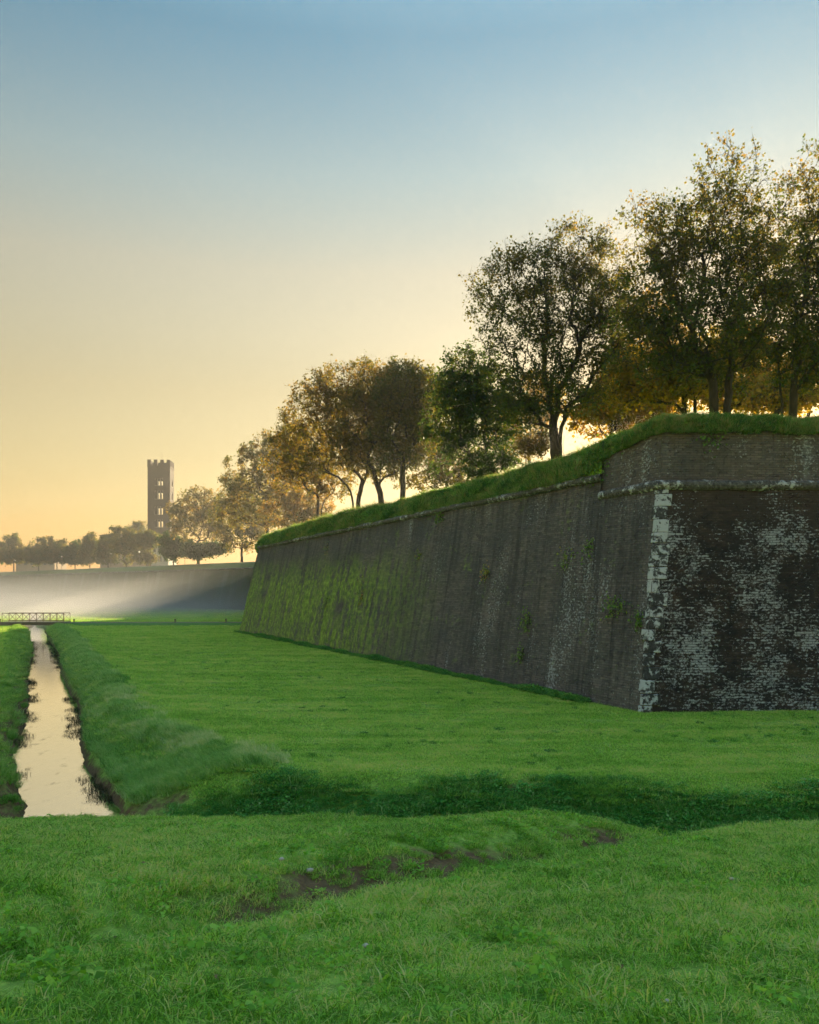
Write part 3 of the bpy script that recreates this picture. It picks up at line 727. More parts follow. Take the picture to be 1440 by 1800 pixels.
# ------------------------------------------------------------------ trees
def tubes(chains, nodes, rad, sides_big=7):
    V = []; F = []
    for ch in chains:
        P = nodes[ch]; r = rad[ch]
        if len(P) < 2: continue
        ns = sides_big if r[0] > 0.07 else (5 if r[0] > 0.03 else 3)
        T = np.gradient(P, axis=0); T /= np.linalg.norm(T, axis=1)[:, None] + 1e-9
        ref = np.array([0.31, 0.95, 0.05]) if abs(T[0] @ np.array([0.31, 0.95, 0.05])) < 0.9 else np.array([1.0, 0, 0])
        U = np.cross(T, ref); U /= np.linalg.norm(U, axis=1)[:, None] + 1e-9; W = np.cross(T, U)
        a = np.arange(ns) * 2 * np.pi / ns
        ring = P[:, None, :] + r[:, None, None] * (np.cos(a)[None, :, None] * U[:, None, :] + np.sin(a)[None, :, None] * W[:, None, :])
        b = sum(len(v) for v in V); V.append(ring.reshape(-1, 3))
        for i in range(len(P) - 1):
            k = np.arange(ns); k2 = (k + 1) % ns
            F.append(np.stack([b + i * ns + k, b + i * ns + k2, b + (i + 1) * ns + k2, b + (i + 1) * ns + k], 1))
    return np.concatenate(V), np.concatenate(F)

def make_tree(name, loc, label, blobs, fork, rbase, n_t=240, leaves=40, lsize=0.17, lmat='leaf_a', tint=(0.15, 0.75), seed=1,
              spread=0.72, lean=(0, 0), group=None, stems=1, bf=0.45, droop=0.5, low_green=0.0, cat='tree', hollow=0.35):
    rs = np.random.default_rng(seed)
    root = empty(name, loc, label, cat, group)
    # crown targets
    T = []; vol = np.array([b[3] * b[4] * b[5] for b in blobs]); cnt = np.maximum(3, np.round(n_t * vol / vol.sum())).astype(int)
    for (cx, cyy, cz, rx, ry, rz), c in zip(blobs, cnt):
        d = rs.normal(size=(c, 3)); d /= np.linalg.norm(d, axis=1)[:, None]
        r = hollow + (1 - hollow) * rs.random(c) ** 0.55
        T.append(np.array([cx, cyy, cz]) + d * r[:, None] * np.array([rx, ry, rz]))
    T = np.concatenate(T)
    T = T[T[:, 2] > fork * 0.8]
    nodes = [np.zeros(3)]; par = [-1]; dirs = [np.array([0, 0, 1.0])]; plen = [0.0]; chains = []
    # trunks
    starts = []
    for s in range(stems):
        a = 2 * math.pi * s / stems + rs.random(); off = np.array([math.cos(a), math.sin(a) * 0.6, 0]) * (0.0 if stems == 1 else 0.10 + 0.07 * fork)
        steps = max(3, int(fork / 0.5)); ch = [0]
        sl = np.array([lean[0], lean[1], 0]) + (off * 0.8 if stems > 1 else 0)
        prev = np.zeros(3)
        for k in range(1, steps + 1):
            f = k / steps; p = np.array([0, 0, fork * f]) + sl * f + off * min(1, f * 3) * 0.6 + rs.normal(size=3) * 0.03 * (k < steps)
            par.append(ch[-1]); nodes.append(p); d = p - prev; dirs.append(d / np.linalg.norm(d)); plen.append(plen[ch[-1]] + np.linalg.norm(d)); prev = p; ch.append(len(nodes) - 1)
        chains.append(ch)
    NA = np.array(nodes); PL = np.array(plen); ok = NA[:, 2] > fork * 0.72
    top = np.array([lean[0], lean[1], fork])
    order = np.argsort(np.linalg.norm(T - top, axis=1))
    tips = []
    for i in order:
        t = T[i]; d = np.linalg.norm(NA - t, axis=1)
        down = np.clip(NA[:, 2] - t[2], 0, None)
        cost = d + bf * PL + 0.6 * down; cost[~ok] = 1e9
        j = int(np.argmin(cost)); p0 = NA[j]; L = d[j]
        n = max(2, int(L / 0.7) + 1); ctrl = p0 + dirs[j] * 0.42 * L + np.array([0, 0, 0.06 * L])
        tt = np.linspace(0, 1, n + 1)[1:, None]
        pts = (1 - tt) ** 2 * p0 + 2 * tt * (1 - tt) * ctrl + tt ** 2 * t
        pts[:-1] += rs.normal(size=(n - 1, 3)) * 0.045
        ch = [j]; prev = p0
        newP = []
        for p in pts:
            par.append(ch[-1]); dv = p - prev; dl = np.linalg.norm(dv) + 1e-6; dirs.append(dv / dl); plen.append(plen[ch[-1]] + dl); ch.append(len(par) - 1); prev = p; newP.append(p)
        NA = np.concatenate([NA, np.array(newP)]); PL = np.array(plen); ok = np.concatenate([ok, np.ones(n, bool)])
        chains.append(ch); tips.append(ch[-1])
    par = np.array(par); N = len(par); cntt = np.zeros(N); cntt[tips] = 1
    for i in range(N - 1, 0, -1): cntt[par[i]] += cntt[i]
    rad = np.maximum(cntt, 0.6) ** 0.56; rad *= 0.8 * rbase / rad[0]; rad = np.maximum(rad, 0.014)
    h = NA[:, 2]; rad *= 1 + 0.55 * np.exp(-np.clip(h, 0, None) / 0.45)
    cr = []
    for ch in chains:
        cr.append(ch)
    # branch starts should be no thicker than the branch
    V = []; F = []
    rad_c = rad.copy()
    Vt = []; Ft = []; off = 0
    for ch in cr:
        rr = rad[ch].copy(); rr[0] = min(rr[0], rr[1] * 1.15)
        v, f = tubes([np.arange(len(ch))], NA[ch], rr); Vt.append(v); Ft.append(f + off); off += len(v)
    # twigs at every tip
    tp = NA[np.array(tips)]; td = np.array(dirs)[np.array(tips)]; nt = 9
    base = np.repeat(tp, nt, 0) - np.repeat(td, nt, 0) * rs.random((len(tp) * nt, 1)) * 0.5
    tv = rs.normal(size=base.shape) + np.repeat(td, nt, 0) * 0.9; tv /= np.linalg.norm(tv, axis=1)[:, None]
    tl = spread * (0.6 + 0.9 * rs.random((len(tv), 1))); end = base + tv * tl
    u = np.cross(tv, rs.normal(size=tv.shape)); u /= np.linalg.norm(u, axis=1)[:, None]; w = np.cross(tv, u)
    rw = 0.011
    ring = np.stack([base + rw * u, base + rw * (-0.5 * u + 0.87 * w), base + rw * (-0.5 * u - 0.87 * w), end], 1).reshape(-1, 3)
    k = np.arange(len(base)) * 4
    tf = np.concatenate([np.stack([k, k + 1, k + 3, k + 3], 1), np.stack([k + 1, k + 2, k + 3, k + 3], 1), np.stack([k + 2, k, k + 3, k + 3], 1)])
    V = np.concatenate(Vt); F = np.concatenate(Ft)
    link('trunk', mesh('trunk', V, F, True), M['bark'], root)
    ft3 = tf[:, :3]
    link('twigs', mesh('twigs', ring, ft3), M['bark'], root)
    # leaves along the twigs
    nl = leaves; per = np.clip(rs.normal(1, 0.45, len(tp)), 0.15, 2.2)
    tw = np.arange(len(base)); rep = np.clip(np.round(nl / nt * np.repeat(per, nt) * (0.6 + 0.8 * rs.random(len(base)))), 0, 60).astype(int)
    idx = np.repeat(tw, rep); n = len(idx)
    f = 0.25 + 0.8 * rs.random((n, 1))
    P = base[idx] + (end - base)[idx] * f + rs.normal(size=(n, 3)) * 0.10 * (lsize / 0.17)
    ax = rs.normal(size=(n, 3)) + tv[idx] * 0.6; ax[:, 2] -= droop; ax /= np.linalg.norm(ax, axis=1)[:, None]
    sd = np.cross(ax, rs.normal(size=(n, 3))); sd /= np.linalg.norm(sd, axis=1)[:, None]; nm = np.cross(ax, sd)
    L = lsize * (0.5 + 1.0 * rs.random((n, 1)) ** 1.3); Wd = L * (0.34 + 0.14 * rs.random((n, 1)))
    q = np.stack([P, P + ax * L * 0.5 + sd * Wd + nm * L * 0.12, P + ax * L, P + ax * L * 0.5 - sd * Wd + nm * L * 0.12], 1).reshape(-1, 3)
    k = np.arange(n) * 4
    lf = np.concatenate([np.stack([k, k + 1, k + 2], 1), np.stack([k, k + 2, k + 3], 1)])
    cme = mesh('crown', q, lf)
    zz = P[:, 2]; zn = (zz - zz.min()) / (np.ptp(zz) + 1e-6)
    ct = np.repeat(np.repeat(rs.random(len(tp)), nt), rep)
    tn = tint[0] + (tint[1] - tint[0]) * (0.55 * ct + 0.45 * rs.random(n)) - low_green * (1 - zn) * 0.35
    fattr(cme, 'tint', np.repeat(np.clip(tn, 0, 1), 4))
    link('crown', cme, M[lmat], root)
    return root

def at(px, Y): return (px - 720) / 1440 * Y
def pxblobs(bx, by, Y, z0, items, depth=0.9):
    """crown lobes given as (px, py, rx_px, ry_px[, dy]) around a trunk whose foot is at image column bx, in metres relative to the foot"""
    s = Y / 1440; out = []
    for it in items:
        px, py, rx, ry = it[:4]; dy = it[4] if len(it) > 4 else 0.0
        sc_ = (Y + dy) / Y
        out.append(((px - 720) * s * sc_ - at(bx, Y), dy, zpx(py, Y + dy) - z0, rx * s * 1.15, max(rx, ry) * s * depth, ry * s * 1.05))
    return out

def T(name, bx, Y, z0, items, label, fork_py, rbase, group=None, **kw):
    fork = zpx(fork_py, Y) - z0
    return make_tree(name, (at(bx, Y), Y, z0), label, pxblobs(bx, 0, Y, z0, items), fork, rbase, group=group, **kw)

G1 = 'trees on the bastion'
T('plane_tree', 1265, 43, 12.5, [(1285, 320, 55, 65), (1235, 400, 95, 70, -1), (1160, 415, 70, 65, 1), (1320, 400, 60, 70, 1), (1250, 480, 120, 80), (1140, 520, 60, 70, -1), (1330, 500, 70, 80, -1), (1230, 570, 130, 70, -1.5), (1120, 610, 50, 45, -2), (1330, 590, 60, 50, 1), (1250, 640, 80, 35, 1), (1180, 640, 60, 30, -1), (1310, 660, 50, 25, 1)],
  'tallest two-stemmed tree on the bastion, above the stone corner', 655, 0.40, G1, n_t=820, leaves=48, lsize=0.135, lmat='leaf_a', tint=(0.0, 0.75), seed=3, stems=2, low_green=0.8, lean=(0.1, 0))
T('plane_tree', 985, 51, 12.0, [(1020, 440, 70, 45), (940, 480, 75, 55), (870, 510, 48, 60), (1060, 470, 50, 60, 1), (1000, 540, 95, 65), (900, 580, 60, 40, -1), (930, 630, 70, 45, -1), (1040, 590, 70, 60, 1), (960, 690, 90, 40, -1), (1030, 670, 60, 45, 1), (1085, 560, 45, 90, 1), (900, 720, 50, 35, -1)],
  'broad low-forking tree where the grass bank dips, left of the tallest tree', 765, 0.42, G1, n_t=820, leaves=46, lsize=0.14, lmat='leaf_a', tint=(0.0, 0.7), seed=7, stems=3, low_green=0.9)
T('plane_tree', 1385, 46, 12.5, [(1430, 330, 60, 70), (1380, 470, 55, 60), (1460, 420, 80, 90), (1400, 560, 70, 80, -1), (1480, 540, 90, 100), (1390, 640, 60, 45), (1500, 640, 90, 50)],
  'dense tree at the right edge beside the tallest tree', 660, 0.30, G1, n_t=600, leaves=52, lsize=0.145, lmat='leaf_a', tint=(-0.1, 0.7), seed=12, stems=2, low_green=0.5)
T('young_tree', 1213, 50, 12.2, [(1150, 660, 60, 40), (1200, 650, 50, 45), (1110, 690, 35, 25), (1240, 640, 40, 35)],
  'small tree with a leaning branch left of the tallest trunk', 705, 0.26, G1, n_t=170, leaves=64, lsize=0.21, lmat='leaf_y', tint=(0.0, 0.8), seed=15, stems=2)
T('maple_tree', 1075, 72, 11.6, [(1080, 700, 55, 50), (1120, 720, 50, 45), (1040, 730, 35, 35), (1090, 640, 40, 40)],
  'yellow-leaved tree behind the bank between the two largest trees', 785, 0.25, G1, n_t=190, leaves=80, lsize=0.3, lmat='leaf_y', tint=(0.1, 1.0), seed=17)
T('plane_tree', 848, 60, 11.8, [(815, 650, 45, 40), (850, 680, 65, 50), (800, 700, 50, 50), (870, 730, 65, 45), (795, 760, 45, 45), (840, 790, 60, 35), (800, 830, 40, 25)],
  'dark green dense tree filling the gap left of the broad low-forking tree', 815, 0.30, G1, n_t=420, leaves=64, lsize=0.17, lmat='leaf_g', tint=(0.1, 0.9), seed=19, low_green=0.3, hollow=0.15)
T('shrub', 868, 56.5, 11.9, [(868, 815, 28, 22), (895, 800, 25, 24), (845, 825, 25, 18)],
  'bright green shrub on the bank left of the broad low-forking trunk', 832, 0.06, G1, n_t=70, leaves=60, lsize=0.13, lmat='leaf_g', tint=(0.1, 0.6), seed=21, hollow=0.1, cat='shrub', spread=0.4)
T('shrub', 925, 53.5, 12.0, [(930, 780, 28, 24), (955, 770, 20, 20)],
  'olive shrub growing against the broad low-forking trunk', 805, 0.06, G1, n_t=50, leaves=55, lsize=0.14, lmat='leaf_a', tint=(0.1, 0.8), seed=23, hollow=0.1, cat='shrub', spread=0.4)
T('plane_tree', 708, 71, 11.8, [(710, 690, 42, 55), (735, 680, 28, 45), (700, 760, 50, 45), (745, 750, 30, 55), (720, 810, 40, 30), (745, 835, 25, 20), (690, 830, 40, 25)],
  'single-trunk tree right of the three-stemmed trees over the long wall', 800, 0.30, G1, n_t=460, leaves=46, lsize=0.18, lmat='leaf_a', tint=(0.0, 0.6), seed=27)
T('plane_tree', 675, 75, 11.8, [(660, 680, 50, 48), (640, 740, 60, 50), (690, 720, 50, 60), (670, 800, 55, 35), (700, 665, 40, 35)],
  'pale three-stemmed tree just behind the middle of the long wall', 880, 0.34, G1, n_t=460, leaves=44, lsize=0.18, lmat='leaf_a', tint=(0.1, 0.8), seed=29, stems=3)
T('plane_tree', 625, 79, 11.8, [(600, 680, 60, 45), (560, 705, 50, 40), (525, 745, 40, 35), (620, 740, 60, 50), (585, 790, 75, 45), (650, 800, 45, 45), (655, 690, 45, 45)],
  'dark low-forking tree with a spreading round crown over the long wall', 875, 0.32, G1, n_t=700, leaves=44, lsize=0.18, lmat='leaf_a', tint=(0.1, 0.75), seed=31, stems=2)
T('maple_tree', 562, 87, 11.6, [(545, 820, 50, 40), (505, 825, 40, 35), (580, 840, 45, 38), (540, 775, 55, 35), (510, 780, 35, 35)],
  'low orange-tinged tree with two stems at the far end of the long wall', 895, 0.22, G1, n_t=280, leaves=50, lsize=0.20, lmat='leaf_a', tint=(0.1, 0.85), seed=33, stems=2)
T('plane_tree', 785, 82, 11.5, [(775, 740, 45, 60), (752, 700, 38, 45), (795, 690, 40, 42), (800, 800, 45, 45), (755, 800, 40, 45), (735, 850, 35, 25), (790, 850, 45, 25), (830, 830, 40, 30)],
  'hazy tree seen between the single-trunk tree and the dark green tree', 845, 0.22, G1, n_t=380, leaves=46, lsize=0.22, lmat='leaf_a', tint=(0.1, 0.6), seed=35)
# backdrop trees further along the rampart
G2 = 'hazy trees further along the rampart'
T('plane_tree', 470, 150, 11.3, [(465, 800, 42, 45), (500, 790, 35, 45), (430, 830, 35, 40), (490, 830, 40, 50), (450, 880, 45, 40), (420, 890, 30, 40), (500, 890, 40, 40)],
  'tall hazy tree rising just behind the far end of the bastion', 930, 0.40, G2, n_t=460, leaves=56, lsize=0.32, lmat='leaf_a', tint=(0.0, 0.7), seed=37, spread=0.9)
T('plane_tree', 522, 135, 11.3, [(515, 860, 35, 40), (545, 885, 35, 35), (495, 900, 35, 35), (530, 915, 40, 20)],
  'small hazy tree behind the orange-tinged tree', 935, 0.25, G2, n_t=240, leaves=60, lsize=0.28, lmat='leaf_a', tint=(0.2, 0.9), seed=39, spread=0.8)
T('plane_tree', 425, 190, 11.5, [(415, 870, 30, 42), (440, 895, 32, 42), (398, 915, 28, 38), (430, 945, 40, 28), (465, 930, 30, 30)],
  'hazy tree standing left of the tall hazy tree at the bastion end', 965, 0.35, G2, n_t=340, leaves=56, lsize=0.38, lmat='leaf_a', tint=(0.0, 0.65), seed=41, spread=1.0)
T('round_tree', 348, 226, 11.5, [(350, 885, 38, 26), (320, 905, 26, 28), (378, 905, 24, 32), (345, 925, 42, 28)],
  'round-crowned hazy tree directly right of the bell tower', 958, 0.40, G2, n_t=420, leaves=32, lsize=0.42, lmat='leaf_a', tint=(0.1, 0.7), seed=43, spread=1.0, bf=0.3)
for k, (px, Y, it, lab, mat_) in enumerate([
    (305, 232, [(300, 955, 18, 14), (320, 962, 20, 14)], 'low dark bushy tree at the foot of the bell tower', 'leaf_g'),
    (350, 222, [(350, 966, 28, 12), (385, 966, 20, 12)], 'low dark hedge-like tree under the round-crowned tree', 'leaf_g'),
    (258, 262, [(256, 950, 22, 16), (270, 945, 16, 10)], 'low tree directly before the bell tower', 'leaf_a'),
    (222, 268, [(220, 945, 28, 18), (240, 962, 24, 16), (205, 962, 18, 14)], 'orange-brown tree left of the bell tower', 'leaf_a'),
    (190, 276, [(190, 958, 20, 18), (180, 972, 16, 12)], 'brown tree before the flat roofed building', 'leaf_a'),
    (158, 285, [(160, 952, 13, 14), (156, 966, 14, 12)], 'slim tree left of the flat roofed building', 'leaf_a'),
    (132, 290, [(132, 966, 18, 14), (140, 976, 16, 10)], 'low tree between the slim tree and the wide tree', 'leaf_g'),
    (100, 292, [(100, 958, 22, 14), (88, 972, 20, 13), (112, 972, 18, 13)], 'wide rounded tree in the far left row', 'leaf_a'),
    (68, 300, [(68, 952, 10, 7), (62, 972, 18, 12)], 'tree with a raised tuft in the far left row', 'leaf_a'),
    (24, 300, [(20, 955, 16, 16), (30, 972, 18, 13), (10, 974, 14, 12)], 'tallest tree near the left edge of the far row', 'leaf_a'),
    (-12, 306, [(-10, 968, 20, 16)], 'leftmost tree of the far row, cut by the picture edge', 'leaf_g'),
    (245, 330, [(246, 925, 14, 10), (238, 935, 18, 10)], 'thin-topped tree rising above the row beside the tower', 'leaf_a')]):
    it = it + [(px, 982 if k > 1 and k < 11 else 972, 18, 9), (px - 10, 975 if k > 1 else 970, 12, 9)]
    T('park_tree', px, Y, 11.4, it, lab, 992 if k > 1 else 984, 0.22, 'trees on the far rampart', n_t=130, leaves=80, lsize=0.48, lmat=mat_, tint=(-0.1, 0.55), seed=60 + k, spread=1.0, hollow=0.15)
# the avenue behind the bastion: trees seen through the gaps under the big crowns
for k, (px, Y, it, lab, mat_) in enumerate([
    (1330, 86, [(1330, 640, 50, 40), (1300, 600, 45, 45), (1355, 680, 40, 30)], 'backlit tree behind the trunks right of the tallest tree', 'leaf_y'),
    (1420, 95, [(1420, 650, 55, 45), (1460, 620, 60, 60), (1400, 690, 40, 25)], 'backlit tree behind the right edge of the bastion', 'leaf_a'),
    (1180, 105, [(1180, 620, 50, 50), (1150, 560, 45, 50), (1215, 660, 40, 35)], 'hazy tree behind the small leaning tree', 'leaf_y'),
    (1280, 78, [(1280, 690, 45, 30), (1240, 680, 40, 30), (1310, 700, 30, 20)], 'leafy low tree right behind the tallest trunk', 'leaf_y'),
    (1365, 74, [(1370, 690, 40, 28), (1400, 700, 40, 22), (1340, 705, 30, 18)], 'leafy low tree behind the right edge trunks', 'leaf_y'),
    (1130, 84, [(1130, 700, 50, 30), (1100, 680, 40, 30), (1165, 715, 35, 18)], 'leafy low tree between the bank crest and the small leaning tree', 'leaf_a'),
    (930, 110, [(920, 740, 45, 40), (950, 700, 45, 45), (890, 760, 35, 30)], 'hazy tree behind the broad low-forking trunk', 'leaf_y')]):
    T('plane_tree', px, Y, 11.4, it, lab, 745 if k != 6 else 800, 0.26, 'avenue trees behind the bastion', n_t=180, leaves=54 if k not in (3, 4) else 30, lsize=0.32, lmat=mat_, tint=(0.1, 0.9), seed=90 + k, spread=0.8)

# ------------------------------------------------------------------ scattered vegetation (geometry-node instances)
def blade_patch(name, n, R, h, w, mat, bend=0.5, leandir=None, seed=0, tint=(0.15, 0.75), hvar=0.5):
    rs = np.random.default_rng(seed); a = rs.random(n) * 2 * np.pi; r = R * np.sqrt(rs.random(n))
    base = np.stack([r * np.cos(a), r * np.sin(a), np.zeros(n) - 0.01], 1)
    H = h * (1 - hvar + 2 * hvar * rs.random(n)) * (0.75 + 0.25 * (1 - (r / R) ** 2)); th = rs.random(n) * 2 * np.pi
    dv = np.stack([np.cos(th), np.sin(th), np.zeros(n)], 1)
    if leandir is not None: dv = dv * 0.5 + np.array([leandir[0], leandir[1], 0])
    b = bend * (0.3 + 0.9 * rs.random(n))
    ph = rs.random(n) * np.pi; sv = np.stack([np.cos(ph), np.sin(ph), np.zeros(n)], 1) * (w * (0.7 + 0.6 * rs.random(n)))[:, None] * 0.5
    up = np.array([0, 0, 1.0])
    mid = base + up * (H * 0.55)[:, None] + dv * (H * 0.25 * b)[:, None]
    tip = base + up * (H * (1 - 0.35 * np.clip(b, 0, 1.6)))[:, None] + dv * (H * 0.95 * b)[:, None]
    V = np.stack([base - sv, base + sv, mid - sv * 0.8, mid + sv * 0.8, tip], 1).reshape(-1, 3)
    k = np.arange(n) * 5
    F = np.concatenate([np.stack([k, k + 1, k + 3], 1), np.stack([k, k + 3, k + 2], 1), np.stack([k + 2, k + 3, k + 4], 1)])
    me = mesh(name, V, F); t = tint[0] + (tint[1] - tint[0]) * rs.random(n); t = np.where(rs.random(n) < 0.08, 1.25, t)
    fattr(me, 'tint', np.repeat(t, 5)); me.materials.append(mat)
    return bpy.data.objects.new(name, me)

def leaf_patch(name, n, R, h, s, mat, seed=0, tint=(0.1, 0.8), flat=0.6, stem=True):
    rs = np.random.default_rng(seed); a = rs.random(n) * 2 * np.pi; r = R * np.sqrt(rs.random(n))
    P = np.stack([r * np.cos(a), r * np.sin(a), h * (0.35 + 0.65 * rs.random(n)) * (1 - 0.55 * (r / R) ** 2)], 1)
    nm = rs.normal(size=(n, 3)) * (1 - flat) + np.array([0, 0, 1.0]); nm /= np.linalg.norm(nm, axis=1)[:, None]
    ax = np.cross(nm, rs.normal(size=(n, 3))); ax /= np.linalg.norm(ax, axis=1)[:, None]; sd = np.cross(nm, ax)
    L = s * (0.6 + 0.8 * rs.random((n, 1)))
    q = np.stack([P, P + ax * L * 0.55 + sd * L * 0.45 + nm * L * 0.12, P + ax * L, P + ax * L * 0.55 - sd * L * 0.45 + nm * L * 0.12], 1).reshape(-1, 3)
    k = np.arange(n) * 4; F = np.concatenate([np.stack([k, k + 1, k + 2], 1), np.stack([k, k + 2, k + 3], 1)])
    me = mesh(name, q, F); fattr(me, 'tint', np.repeat(tint[0] + (tint[1] - tint[0]) * rs.random(n), 4)); me.materials.append(mat)
    return bpy.data.objects.new(name, me)

def scatter(name, P, rot, scl, protos, label, cat=None):
    me = mesh(name, P, np.zeros((0, 3), dtype=np.int32))
    vattr(me, 'rot', rot); fattr(me, 'scl', scl)
    ia = me.attributes.new('pick', 'INT', 'POINT'); ia.data.foreach_set('value', RNG.integers(0, len(protos), len(P)).astype(np.int32))
    pc = bpy.data.collections.new(name + '_source')
    for p in protos: pc.objects.link(p)
    ng = bpy.data.node_groups.new(name, 'GeometryNodeTree')
    ng.interface.new_socket('Geometry', in_out='INPUT', socket_type='NodeSocketGeometry'); ng.interface.new_socket('Geometry', in_out='OUTPUT', socket_type='NodeSocketGeometry')
    gi = ng.nodes.new('NodeGroupInput'); go = ng.nodes.new('NodeGroupOutput'); iop = ng.nodes.new('GeometryNodeInstanceOnPoints')
    ci = ng.nodes.new('GeometryNodeCollectionInfo'); ci.inputs['Collection'].default_value = pc; ci.inputs['Separate Children'].default_value = True; ci.inputs['Reset Children'].default_value = True
    def na(nm, ty):
        x = ng.nodes.new('GeometryNodeInputNamedAttribute'); x.data_type = ty; x.inputs['Name'].default_value = nm; return x.outputs['Attribute']
    L = ng.links.new
    L(gi.outputs[0], iop.inputs['Points']); L(ci.outputs[0], iop.inputs['Instance']); iop.inputs['Pick Instance'].default_value = True
    L(na('pick', 'INT'), iop.inputs['Instance Index'])
    e2r = ng.nodes.new('FunctionNodeEulerToRotation'); L(na('rot', 'FLOAT_VECTOR'), e2r.inputs[0]); L(e2r.outputs[0], iop.inputs['Rotation'])
    L(na('scl', 'FLOAT'), iop.inputs['Scale']); L(iop.outputs[0], go.inputs[0])
    o = link(name, me); m = o.modifiers.new('scatter', 'NODES'); m.node_group = ng
    return tag(o, label, cat, None, 'stuff')

def zrot(n, tilt=0.0):
    r = np.zeros((n, 3)); r[:, 2] = RNG.random(n) * 2 * np.pi; r[:, :2] = RNG.normal(size=(n, 2)) * tilt; return r

def on_ground(X, Y): return np.stack([X, Y, terrain(X, Y)], 1)

def in_bastion(X, Y, m=0.0):
    d = np.stack([X - P0[0], Y - P0[1]], -1); d3 = np.stack([X - P1[0], Y - P1[1]], -1)
    return (d @ N1 < -m) & (d @ N2 < -m) & (d3 @ N3 < -m)

# near lawn
n = 12500
Y = 1.6 + (13.4 - 1.6) * RNG.random(n) ** 0.62; X = (RNG.random(n) * 2 - 1) * (Y * 0.60 + 1.3)
z, dirt = terrain(X, Y, True)
tuft = fbm(X * 1.9, Y * 1.9, 101); keep = (RNG.random(n) > np.clip(dirt * (0.62 + 0.8 * fbm(X * 4, Y * 4, 77)) + 0.1 * (tuft < -0.45), 0, 0.88)) & (Y < lip_y(X) + 1.6)
X, Y, z, tuft = X[keep], Y[keep], z[keep], tuft[keep]
def clump(name, seed):
    o = blade_patch(name, 150, 0.085, 0.062, 0.0050, M['lawn'], 1.35, None, seed, (-0.1, 1.0), 0.5)
    co = np.zeros(len(o.data.vertices) * 3, dtype=np.float32); o.data.vertices.foreach_get('co', co); co = co.reshape(-1, 3)
    f = np.clip(co[:, 2] / 0.09, 0, 1)[:, None] ** 1.5; co[:, :2] *= 1 + 0.9 * f; o.data.vertices.foreach_set('co', co.ravel()); o.data.update(); return o
protos = [blade_patch('lawn_tuft', 190, 0.15, 0.046, 0.0048, M['lawn'], 1.4, None, s, (-0.15, 1.0), 0.6) for s in range(5)] + [clump('lawn_clump', 200 + s) for s in range(4)]
scatter('lawn_grass', np.stack([X, Y, z], 1), zrot(len(X), 0.08), np.clip(0.92 + 0.6 * tuft + 0.25 * RNG.normal(size=len(X)), 0.55, 2.0), protos, 'short lush green lawn grass in the foreground')
# leafy low weeds in the lawn
n = 900; Y = 2.4 + 9 * RNG.random(n) ** 0.7; X = (RNG.random(n) * 2 - 1) * (Y * 0.6 + 0.5); k = (fbm(X * 0.8, Y * 0.8, 103) > 0.0) & (Y < lip_y(X)); X, Y = X[k], Y[k]
protos = [leaf_patch('lawn_weed', 40, 0.10, 0.05, 0.03, M['lawn'], s, (0.0, 0.6)) for s in range(3)]
scatter('lawn_weeds', on_ground(X, Y), zrot(len(X)), 0.7 + 0.7 * RNG.random(len(X)), protos, 'small broad-leaved weeds dotted through the lawn')

# meadow
n = 26000
Y = 20 + (120 - 20) * RNG.random(n) ** 1.25; X = (RNG.random(n) * 2 - 1) * (Y * 0.56 + 2)
z, dirt = terrain(X, Y, True); s = canal_s(X, Y)
k = (z > -0.35) & ~in_bastion(X, Y, 0.2) & (RNG.random(n) > dirt * 1.1) & (np.abs(Y - PATH_Y - 0.03 * (X + 40)) > 2.4) & (Y > ditch_edge(X) - 0.6)
X, Y, z = X[k], Y[k], z[k]
protos = [blade_patch('meadow_tuft', 240, 0.55, 0.062, 0.013, M['meadow'], 1.35, None, 20 + s, (-0.1, 0.95), 0.5) for s in range(5)]
scatter('meadow_grass', np.stack([X, Y, z], 1), zrot(len(X), 0.05), np.clip(0.9 + 0.3 * fbm(X * 0.5, Y * 0.9, 105) + 0.012 * (Y - 20), 0.5, 2.2), protos, 'mown bright green grass covering the moat meadow')
n = 900; Y = 21.5 + 70 * RNG.random(n) ** 1.6; X = (RNG.random(n) * 2 - 1) * (Y * 0.55); z = terrain(X, Y); s = canal_s(X, Y)
k = (z > -0.3) & (s > 2.2) & ~in_bastion(X, Y, -0.3) & (fbm(X * 0.25, Y * 0.25, 130) > -0.1); X, Y, z = X[k], Y[k], z[k]
scatter('meadow_weeds', np.stack([X, Y, z], 1), zrot(len(X), 0.1), 0.5 + 0.7 * RNG.random(len(X)), [blade_patch('coarse_tuft', 70, 0.12, 0.17, 0.011, M['bank'], 1.2, None, 170 + q, (-0.2, 0.8), 0.5) for q in range(3)] + [leaf_patch('dock_weed', 40, 0.16, 0.07, 0.07, M['weed'], 175 + q, (0.0, 0.9)) for q in range(2)], 'coarse grass tufts and weeds dotted over the meadow')
n = 9000; Y = 118 + 110 * RNG.random(n); X = -150 + 150 * RNG.random(n)
d = np.stack([X - FA[0], Y - FA[1]], -1) @ FN; z = terrain(X, Y); k = (d > 0.5) & (z > -0.3) & ~in_bastion(X, Y, 0); X, Y, z = X[k], Y[k], z[k]
scatter('far_meadow_grass', np.stack([X, Y, z], 1), zrot(len(X)), 2.0 + 0.8 * RNG.random(len(X)), [blade_patch('far_tuft', 160, 0.6, 0.07, 0.03, M['meadow'], 0.8, None, 30 + s, (0.1, 0.8)) for s in range(3)], 'hazy green grass of the meadow beyond the path')

